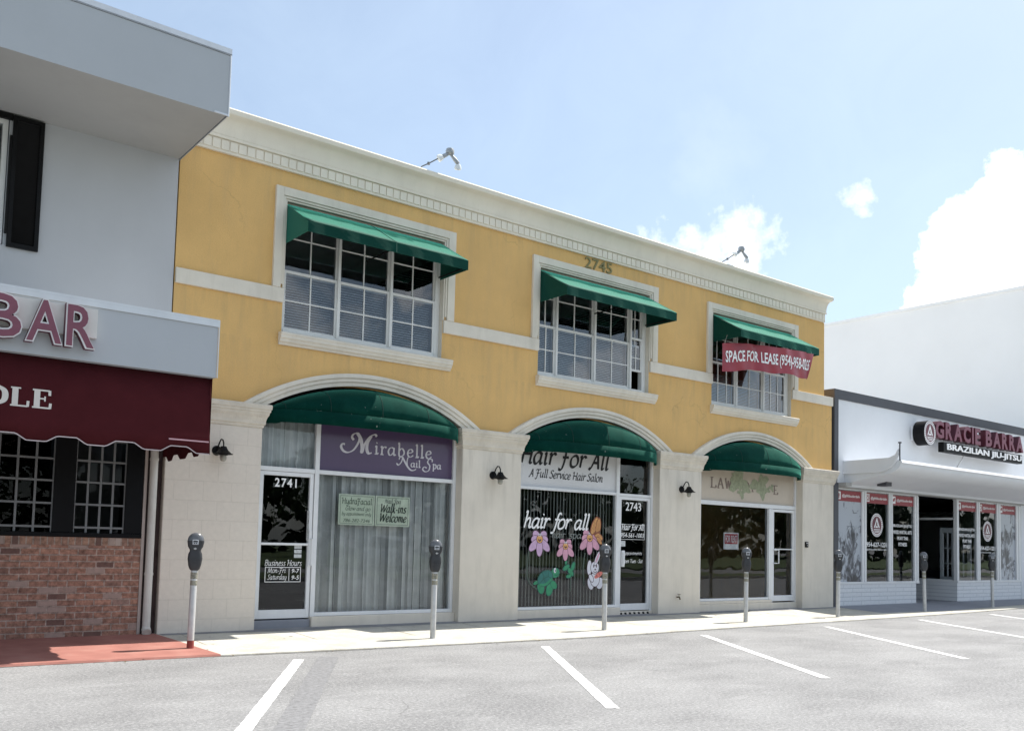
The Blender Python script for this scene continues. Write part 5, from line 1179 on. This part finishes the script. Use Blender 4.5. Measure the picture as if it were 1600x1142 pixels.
# windows: left group, recessed entrance, right group
Y0 = .12
def kick(x0, x1):
    mb = MB(); mb.box(x0, x1, Y0 - .04, Y0 + .16, .05, .62); return mb
mb = kick(20.26, 24.02); mb.build('kick_wall', M_KICK, W)
mb = kick(26.25, 30.25); mb.box(26.25, 26.41, Y0 + .161, 3.2, .05, .62); mb.build('kick_wall', M_KICK, W)
mb = MB(); mb.box(30.252, XR, Y0 - .05, .3, .05, 3.0); mb.build('end_wall', M_WHITEP, W)
def shop_windows(xs_, wraps, texts, x_lo, x_hi, lab):
    mb = MB(); mb.box(x_lo, x_hi, Y0 - .06, Y0 + .08, .621, .68); mb.box(x_lo, x_hi, Y0 - .03, Y0 + .08, 2.955, 2.989)
    eds = [x_lo] + [v for ab in xs_ for v in ab] + [x_hi]
    for a, b in zip(eds[::2], eds[1::2]):
        if b - a > .12: mb.box(a, a + (b - a) * .42, Y0 - .045, Y0 + .06, .681, 2.954); mb.box(a + (b - a) * .58, b, Y0 - .045, Y0 + .06, .681, 2.954); mb.box(a + (b - a) * .42, a + (b - a) * .58, Y0 - .02, Y0 + .06, .681, 2.954)
        else: mb.box(a, b, Y0 - .045, Y0 + .06, .681, 2.954)
    fr = mb.build('display_window', M_ALU, W, bevel=.004)
    q = MB()
    for a, b in xs_: q.quad((a, Y0, .68), (b, Y0, .68), (b, Y0, 2.955), (a, Y0, 2.955))
    q.build('window_glass', M_GLASS, fr, recalc=False)
    for i, (a, b) in enumerate(xs_):
        mb = MB(); mb.box(a, b, Y0 - .006, Y0 - .003, 2.70 - .03, 2.93); mb.build('red_film_strip', mat('red window film', (.27, .035, .045), .5, .08, 4), fr)
        mb = MB(); y = Y0 - .0075; mb.box(a + .03, a + .19, y - .001, y, 2.71, 2.90); text(mb, '@gbftlauderdale', a + .25, b - .06, 2.755, 2.845, y, .001, bold=.012, shear=.2)
        o = mb.build('handle_lettering', M_WHITE, fr)
        mb = MB(); y -= .0015
        cx_, cz_ = a + .11, 2.805
        k = (i if texts[0] != 'list' else i)
        if i == 0: mb.box(cx_ - .01, cx_ + .022, y - .001, y, cz_ - .07, cz_ + .06); mb.box(cx_ - .035, cx_ + .04, y - .0005, y, cz_ + .0, cz_ + .025)
        elif i == 1: ring(mb, cx_, cz_, .03, .05, y); box_frame(mb, cx_ - .065, cx_ + .065, cz_ - .07, cz_ + .07, y - .0005, y, .014)
        else: disc(mb, cx_, cz_, .05, .04, y, rot=.5); disc(mb, cx_ + .035, cz_ + .035, .025, .025, y - .0005)
        mb.build('social_icon', MATS['red window film'], fr)
        y = Y0 - .006
        if wraps[i]:
            mb = MB(); mb.box(a, b, Y0 - .0045, Y0 - .003, .681, 2.669); mb.build('photo_film', PHOTO, fr)
            continue
        if texts[i] == 'emblem':
            cx_, r = (a + b) / 2, .30
            emblem(fr, cx_, 2.12, r, y, .95)
            mb = MB(); text(mb, '954-627-1231', a + .05, b - .05, 1.56, 1.68, y, .001, bold=.02); text(mb, 'gbftlauderdale.com', a + .06, b - .06, 1.46, 1.52, y, .001); mb.build('phone_lettering', M_WHITE, fr)
        elif texts[i] == 'list':
            mb = MB()
            for k, (s, f) in enumerate((('BRAZILIAN JIU-JITSU', .04), ('MIXED MARTIAL ARTS', .05), ('MUAY THAI', .27), ('FITNESS', .33))):
                zz = 2.08 - k * .16; text(mb, s, a + .04 + f * .9, b - .04 - f * .9, zz, zz + .095, y, .001, bold=.02)
            mb.build('class_lettering', M_WHITE, fr)
    return fr
def photomat():
    m = bpy.data.materials.new('grey photo film'); m.use_nodes = True; nt = m.node_tree; N = nt.nodes.new; L = nt.links.new
    b = nt.nodes['Principled BSDF']; b.inputs['Roughness'].default_value = .3
    tc = N('ShaderNodeTexCoord'); mp = N('ShaderNodeMapping'); mp.inputs['Scale'].default_value = (2.2, 1, 1.3); L(tc.outputs['Object'], mp.inputs['Vector'])
    v = N('ShaderNodeTexNoise'); v.inputs['Scale'].default_value = 2.4; v.inputs['Detail'].default_value = 8; v.inputs['Roughness'].default_value = .68; v.inputs['Distortion'].default_value = 1.2; L(mp.outputs[0], v.inputs['Vector'])
    n = N('ShaderNodeTexNoise'); n.inputs['Scale'].default_value = 1.1; n.inputs['Detail'].default_value = 2; L(tc.outputs['Object'], n.inputs['Vector'])
    a = N('ShaderNodeMath'); a.operation = 'ADD'; L(v.outputs['Fac'], a.inputs[0]); L(n.outputs['Fac'], a.inputs[1])
    r = N('ShaderNodeValToRGB'); L(a.outputs[0], r.inputs['Fac'])
    e = r.color_ramp.elements; e[0].position = .82; e[0].color = (.035, .037, .045, 1); e[1].position = 1.15; e[1].color = (.40, .43, .48, 1)
    k = e.new(.96); k.color = (.16, .17, .20, 1)
    L(r.outputs[0], b.inputs['Base Color']); return m
PHOTO = photomat()
M_EMB = mat('maroon emblem print', (.13, .03, .045), .5, .08, 8)
def emblem(parent, cx, cz, r, y, sx=1.0, name='emblem'):
    mb = MB(); mb.cm = 0; disc(mb, cx, cz, r * sx, r, y, 40); mb.cm = 1; disc(mb, cx, cz, r * .76 * sx, r * .76, y - .002, 40)
    mb.cm = 1                                                             # lettering round the ring, as short dashes of print
    for k in range(30):
        if 12 <= k <= 18: pass
        a = 2 * PI * k / 30; p0 = .83 * r; p1 = .94 * r
        mb.add([(cx + p * sx * math.cos(a + d), y - .002, cz + p * math.sin(a + d)) for p, d in ((p0, -.05), (p1, -.05), (p1, .05), (p0, .05))], [(0, 1, 2, 3)])
    mb.cm = 0                                                             # triangle with the inner angular letter
    P = lambda u, v: (cx + u * r * sx, y - .004, cz + v * r)
    mb.add([P(0, .66), P(-.48, -.22), P(-.30, -.22), P(-.02, .36)], [(0, 1, 2, 3)])
    mb.add([P(0, .66), P(-.02, .36), P(.28, -.22), P(.48, -.22)], [(0, 1, 2, 3)])
    mb.add([P(-.22, -.22), P(.18, -.22), P(.11, -.07), P(-.13, -.07)], [(0, 1, 2, 3)])
    mb.add([P(.02, .12), P(.16, .12), P(.22, .0), P(.02, .0)], [(0, 1, 2, 3)])
    for k, w_ in enumerate((.52, .46, .34)): mb.add([P(-w_, -.34 - .12 * k), P(w_, -.34 - .12 * k), P(w_, -.40 - .12 * k), P(-w_, -.40 - .12 * k)], [(0, 1, 2, 3)])
    return mb.build(name, [MATS['white vinyl letters'], M_EMB], parent, recalc=False)
shop_windows([(20.33, 21.42), (21.62, 22.68), (22.86, 23.95)], (1, 0, 0), ('', 'emblem', 'list'), 20.256, 24.16, 'left')
shop_windows([(26.36, 27.44), (27.63, 28.68), (28.92, 29.95)], (0, 0, 1), ('list', 'emblem', ''), 26.25, 30.25, 'right')
# recessed entrance: return glazing, back wall and French doors
mb = MB(); mb.box(26.27, 26.35, Y0 + .09, 3.2, .621, .70); mb.box(26.27, 26.35, Y0 + .09, 3.2, 2.4, 2.46); mb.box(26.27, 26.35, 1.55, 1.63, .701, 2.399); r_ = mb.build('return_window', M_ALU, W)
q = MB(); q.quad((26.31, .2, .7), (26.31, 3.2, .7), (26.31, 3.2, 2.99), (26.31, .2, 2.99)); q.build('window_glass', M_GLASS, r_, recalc=False)
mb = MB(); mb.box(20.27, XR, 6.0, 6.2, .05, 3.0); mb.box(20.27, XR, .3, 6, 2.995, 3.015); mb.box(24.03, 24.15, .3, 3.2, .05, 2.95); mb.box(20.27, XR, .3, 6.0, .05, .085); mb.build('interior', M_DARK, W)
mb = MB(); mb.box(26.8, 27.6, 1.4, 2.2, .09, .72); mb.box(27.0, 31.0, 2.6, 2.7, .09, .9); mb.build('bench', M_ROOM, W)
mb = MB(); x = 27.4
for a, b in ((.55, 1.0), (1.02, 1.47)):
    mb.box(x, x + .05, a - .3, a - .2, .1, 2.2); mb.box(x, x + .05, b - .3 - .09, b - .3, .1, 2.2)
    mb.box(x, x + .05, a - .2, b - .39, .1, .75); mb.box(x, x + .05, a - .2, b - .39, 2.05, 2.2)
    for z in (1.15, 1.6): mb.box(x + .005, x + .045, a - .2, b - .39, z - .02, z + .02)
    mb.box(x + .005, x + .045, (a + b) / 2 - .31, (a + b) / 2 - .285, .75, 2.05)
mb.box(x + .02, x + .04, -.0 + .3, 1.2, .1, .3)
mb.build('french_door', M_WHITEP, W)
# channel letters
sg = thing('channel_letter_sign', 'maroon channel letters with round emblem over a black BRAZILIAN JIU-JITSU box', 'sign', (27, -.1, 4.2))
mb = MB(); mb.box(23.9, 31.4, -.10, -.002, 4.60, 4.90); mb.box(23.62, 24.0, -.06, -.002, 4.43, 4.83); mb.build('raceway', M_WHITEP, sg)
yf = -.40; x = 24.17
for ch, w_ in (('G', .50), ('R', .43), ('A', .52), ('C', .45), ('I', .12), ('E', .37), (' ', .22), ('B', .43), ('A', .52), ('R', .43), ('R', .43), ('A', .52)):
    if ch != ' ':
        mb = MB(); w_ *= .915; text(mb, ch, x, x + w_, 4.52, 5.0, -.20, .195, bold=.045); l = mb.build('letter', mat('maroon return', (.075, .012, .022), .4), sg)
        mb = MB(); text(mb, ch, x + .012, x + w_ - .012, 4.532, 4.988, -.3955, .006, bold=.036); mb.build('letter_face', M_LILAC, l)
    x += w_ + .068
    if ch == ' ': x -= .068
mb = MB(); mb.lathe((23.83, 0, 4.62), [(.325, -.42), (.325, -.10)], 40, 'y', sx=.92); mb.build('emblem_box', M_BLACK, sg)
emblem(sg, 23.83, 4.62, .318, -.4225, .92)
mb = MB(); mb.box(24.56, 29.25, -.42, -.26, 4.175, 4.44); mb.build('sign_box', M_BLACK, sg, bevel=.004)
mb = MB(); text(mb, 'BRAZILIAN JIU-JITSU', 24.72, 29.17, 4.195, 4.41, -.421, .02, bold=.016, res=3); mb.build('sign_lettering', M_WHITE, sg)
mb = MB(); mb.tube([(25.9, -.3, 4.18), (25.78, -.3, 4.05), (25.72, -.2, 3.85), (25.70, -.1, 3.66)], .014, 6); mb.build('conduit', M_STEEL, sg)

# ================================================================== TALL WHITE BUILDING BEHIND
TB = thing('tall_building', 'blank white rendered side wall of a taller building rising behind the martial arts shop', 'building', (45, 12, 0))
mb = MB(); mb.box(34.5, 70, .6, 46, 0, 10.95); mb.build('wall', M_TALL, TB)
mb = MB(); mb.box(34.44, 70.06, .54, 46.06, 10.952, 11.06); mb.build('coping', M_TALL, TB)

# ================================================================== PARKING METERS
ML = ['grey parking meter with a red painted foot standing on the red pavement', 'parking meter in front of the curtained nail spa window', 'parking meter in front of the painted flower window, beside the rabbit', 'parking meter in front of the dark for rent window',
      'parking meter at the charcoal seam between yellow and white buildings', 'parking meter in front of the recessed entrance of the martial arts shop', 'parking meter before the second right-hand display window, farthest along the pavement']
def meter():
    t = thing('parking_meter', ML[0], 'parking meter', (0, 0, 0), 'parking meters along the kerb')
    mb = MB(); mb.lathe((0, 0, 0), [(.041, -.02), (.041, .96), (.03, .985)], 16); mb.build('pole', M_STEEL, t, smooth=True)
    mb = MB(); mb.lathe((0, 0, 0), [(.0425, .78), (.0425, .84)], 16); mb.lathe((0, 0, 0), [(.0425, .86), (.0425, .94)], 16); mb.build('pole_sticker', mat('grey sticker', (.24, .23, .18), .6, .7, 55), t)
    # casting: square-shouldered vault below, waist, domed head
    mb = MB(); rows = []
    for z, wx, wy in ((.965, .045, .045), (.985, .062, .052), (1.03, .077, .058), (1.11, .088, .062), (1.17, .082, .060), (1.205, .066, .056), (1.225, .070, .055), (1.26, .090, .056), (1.32, .100, .058), (1.335, .100, .058)):
        rows.append([(wx * (abs(math.cos(a)) ** .55) * (1 if math.cos(a) > 0 else -1), wy * (abs(math.sin(a)) ** .55) * (1 if math.sin(a) > 0 else -1), z) for a in [2 * PI * (k + .5) / 24 for k in range(24)]])
    mb.grid(rows, True); mb.add(rows[0], [tuple(range(24))]); mb.add(rows[-1], [tuple(range(24))])
    mb.build('housing', M_METER, t, smooth=True, ang=50)
    mb = MB(); rows = []
    for i in range(9):
        a = i / 8 * PI / 2; k_ = math.cos(a) if i < 8 else .02; rows.append([(.098 * k_ * math.cos(b), .054 * (k_ ** .7) * math.sin(b), 1.336 + .098 * math.sin(a)) for b in [2 * PI * k / 24 for k in range(24)]])
    mb.grid(rows, True); mb.build('dome', mat('dome casting', (.12, .125, .135), .25, .15, 8), t, smooth=True)
    mb = MB(); mb.box(-.036, .036, -.066, -.052, 1.285, 1.345); d_ = mb.build('dial_plate', mat('dial plate', (.50, .52, .55), .4, .2, 50), t, bevel=.004)
    mb = MB(); mb.box(-.026, .026, -.0685, -.0662, 1.315, 1.335); mb.box(-.02, -.004, -.0685, -.0662, 1.295, 1.308); mb.box(.004, .02, -.0685, -.0662, 1.295, 1.308); mb.build('dial', M_METER, d_)
    mb = MB(); mb.lathe((0, -.056, 1.235), [(.013, -.012), (.013, .01)], 10, 'y'); mb.box(-.02, .02, -.072, -.068, 1.231, 1.239); mb.build('coin_knob', M_STEEL, t)
    mb = MB(); mb.lathe((0, -.058, 1.09), [(.022, -.010), (.022, .01)], 12, 'y'); mb.build('vault_lock', M_METER, t)
    return t
MP = [(4.066, -1.376), (7.501, -1.604), (10.854, -1.67), (14.686, -1.576), (17.841, -1.535), (21.781, -1.355), (25.631, -1.179)]
M0 = meter()
for i, (x, y) in enumerate(MP):
    o = M0 if i == 0 else copy_tree(M0)
    o.location = (x, y, sw(y) + .003); o['label'] = ML[i]; o.rotation_euler.z = R([-22, -16, -20, -25, -30, -34, -40][i]); o.rotation_euler.y = R([.4, .2, -.3, .3, .6, -1.2, -.5][i])
mb = MB(); mb.lathe((0, 0, 0), [(.0435, .0), (.043, .07), (.042, .10)], 16); mb.build('painted_foot', mat('red foot paint', (.26, .055, .045), .8, .2, 14), M0, smooth=True)

# ================================================================== WHAT THE SHOP GLASS REFLECTS (behind the camera)
M_LEAF = mat('tree leaves', (.045, .075, .022), .7, .35, 2, transl=.25); M_BARK = mat('tree bark', (.11, .085, .065), .9, .2, 6)
def tree(x, y, h, w_, seed, label):
    rnd = random.Random(seed); t = thing('street_tree', label, 'tree', (x, y, 0), 'trees across the parking lot')
    mb = MB(); top = Vector((x + rnd.uniform(-.3, .3), y, h * .5)); mb.tube([(x, y, -.05), (x + .05, y, h * .25), top], [.22, .17, .10], 8)
    for k in range(6):
        a = k * 1.05 + rnd.random(); e = Vector((x + math.cos(a) * w_ * .6, y + math.sin(a) * w_ * .6, h * rnd.uniform(.6, .85))); mb.tube([top - Vector((0, 0, h * .12)), (top + e) / 2 + Vector((0, 0, .1)), e], [.08, .06, .03], 5)
    mb.build('trunk', M_BARK, t)
    mb = MB(); cl = [(Vector((x + rnd.gauss(0, .45) * w_, y + rnd.gauss(0, .45) * w_, h * rnd.uniform(.42, .97))), rnd.uniform(.4, .9) * w_ * .42) for _ in range(26)]
    for c_, r in cl:
        for _ in range(70):
            p_ = c_ + Vector((rnd.gauss(0, 1), rnd.gauss(0, 1), rnd.gauss(0, .7))) * r * .6; s_ = rnd.uniform(.10, .22)
            a = Vector((rnd.uniform(-1, 1), rnd.uniform(-1, 1), rnd.uniform(-1, 1))).normalized(); b = a.orthogonal().normalized(); mb.add([p_ - a * s_, p_ + b * s_ * .5, p_ + a * s_, p_ - b * s_ * .5], [(0, 1, 2, 3)])
    mb.build('crown', M_LEAF, t, recalc=False)
TL = ['rounded', 'tall', 'broad', 'leaning', 'dense', 'low', 'wide', 'slender', 'open', 'bushy']
for i, (x, y, h, w_) in enumerate(((-26, -43, 8, 4.2), (-15, -47, 6.5, 3.8), (-3, -44, 7.5, 4), (8, -46, 6, 3.6), (19, -43, 8.5, 4.6), (31, -47, 6.6, 4), (43, -44, 9, 4.8), (56, -46, 7, 4.2), (70, -45, 8.5, 4.6), (84, -44, 7.5, 4.5))):
    tree(x, y, h, w_, 11 + i, TL[i] + ' green tree on the lawn across the parking lot, reflected in the shop glass')
def car(x, y, rz, paint, label):
    t = thing('parked_car', label, 'car', (x, y, 0), 'cars parked across the lot'); rot = Matrix.Rotation(rz, 3, 'Z')
    def place(mb): mb.v = [tuple(rot @ Vector(p) + Vector((x, y, 0))) for p in mb.v]; return mb
    pr = [(-2.25, .35), (-2.3, .62), (-2.22, .92), (-1.7, 1.0), (-1.15, 1.03), (-.35, 1.5), (.3, 1.58), (1.5, 1.55), (2.1, 1.08), (2.2, .9), (2.2, .4), (2.0, .3), (-2.0, .28)]
    mb = MB(); secs = [(-.86, .94, .0), (-.80, 1.0, .0), (.80, 1.0, .0), (.86, .94, .0)]
    mb.grid([[(px * k, yy * (1 if pz < 1.04 else .84), .3 + (pz - .3) * k) for px, pz in pr] for yy, k, _ in secs]); mb.add([(px * .94, -.86 * (1 if pz < 1.04 else .84), .3 + (pz - .3) * .94) for px, pz in pr], [tuple(range(len(pr)))]); mb.add([(px * .94, .86 * (1 if pz < 1.04 else .84), .3 + (pz - .3) * .94) for px, pz in pr], [tuple(range(len(pr)))])
    place(mb).build('body', paint, t, smooth=True, ang=40)
    for s in (-1, 1):
        for q0, q1 in ((-.95, .28), (.36, 1.55)):
            mb = MB(); mb.add([(q0, s * .845, 1.02), (q1, s * .845, 1.02), (q1 - .15 if q1 > 1 else q1, s * .735, 1.44), (q0 + (.62 if q0 < 0 else 0), s * .735, 1.44)], [(0, 1, 2, 3)]); place(mb).build('side_window', M_BLACK, t, recalc=False)
        for wx in (-1.4, 1.35):
            mb = MB(); mb.lathe((wx, s * .78, .32), [(.2, -.1), (.31, -.1), (.32, -.06), (.32, .06), (.31, .1), (.2, .1)], 20, 'y'); w2 = place(mb).build('wheel', M_BLACK, t); mb = MB(); mb.lathe((wx, s * .80, .32), [(.02, -.09), (.2, -.085), (.2, .085), (.02, .09)], 14, 'y'); place(mb).build('rim', M_STEEL, w2)
    mb = MB(); mb.add([(-1.14, -.72, 1.06), (-1.14, .72, 1.06), (-.42, .64, 1.485), (-.42, -.64, 1.485)], [(0, 1, 2, 3)]); place(mb).build('windscreen', M_BLACK, t, recalc=False)
CARW = mat('white car paint', (.7, .7, .7), .25); CARS = mat('silver car paint', (.42, .43, .44), .25, metal=.3)
for i, (x, y, pm, l) in enumerate(((-6, -23.5, CARW, 'white car facing the shops across the lot, behind the viewer'), (-.5, -24.5, CARS, 'silver car parked beside the white car, behind the viewer'), (11, -25, CARW, 'second white car farther along the lot, behind the viewer'), (22, -24, CARS, 'silver car alone at the far end of the lot, behind the viewer'))):
    car(x, y, R(-60 + i * 3), pm, l)

tb = MB(); rnd = random.Random(77)                                       # a belt of trees far across the road: one dark mass of leaves
for i in range(9000):
    x = rnd.uniform(-110, 170); top = 6.6 + 1.5 * math.sin(x * .21) + 1.1 * math.sin(x * .53 + 1) + rnd.gauss(0, .35); z = top * (1 - rnd.random() ** 1.7); y = -62 + rnd.uniform(-2.2, 2.2)
    s_ = rnd.uniform(.35, .8); a = Vector((rnd.uniform(-1, 1), rnd.uniform(-.5, .5), rnd.uniform(-1, 1))).normalized(); b = a.orthogonal().normalized(); p_ = Vector((x, y, max(z, .2)))
    tb.add([p_ - a * s_, p_ + b * s_ * .7, p_ + a * s_, p_ - b * s_ * .7], [(0, 1, 2, 3)])
structure(tb.build('far_tree_belt', mat('far leaves', (.022, .036, .014), .8, .3, 1), recalc=False), 'stuff')
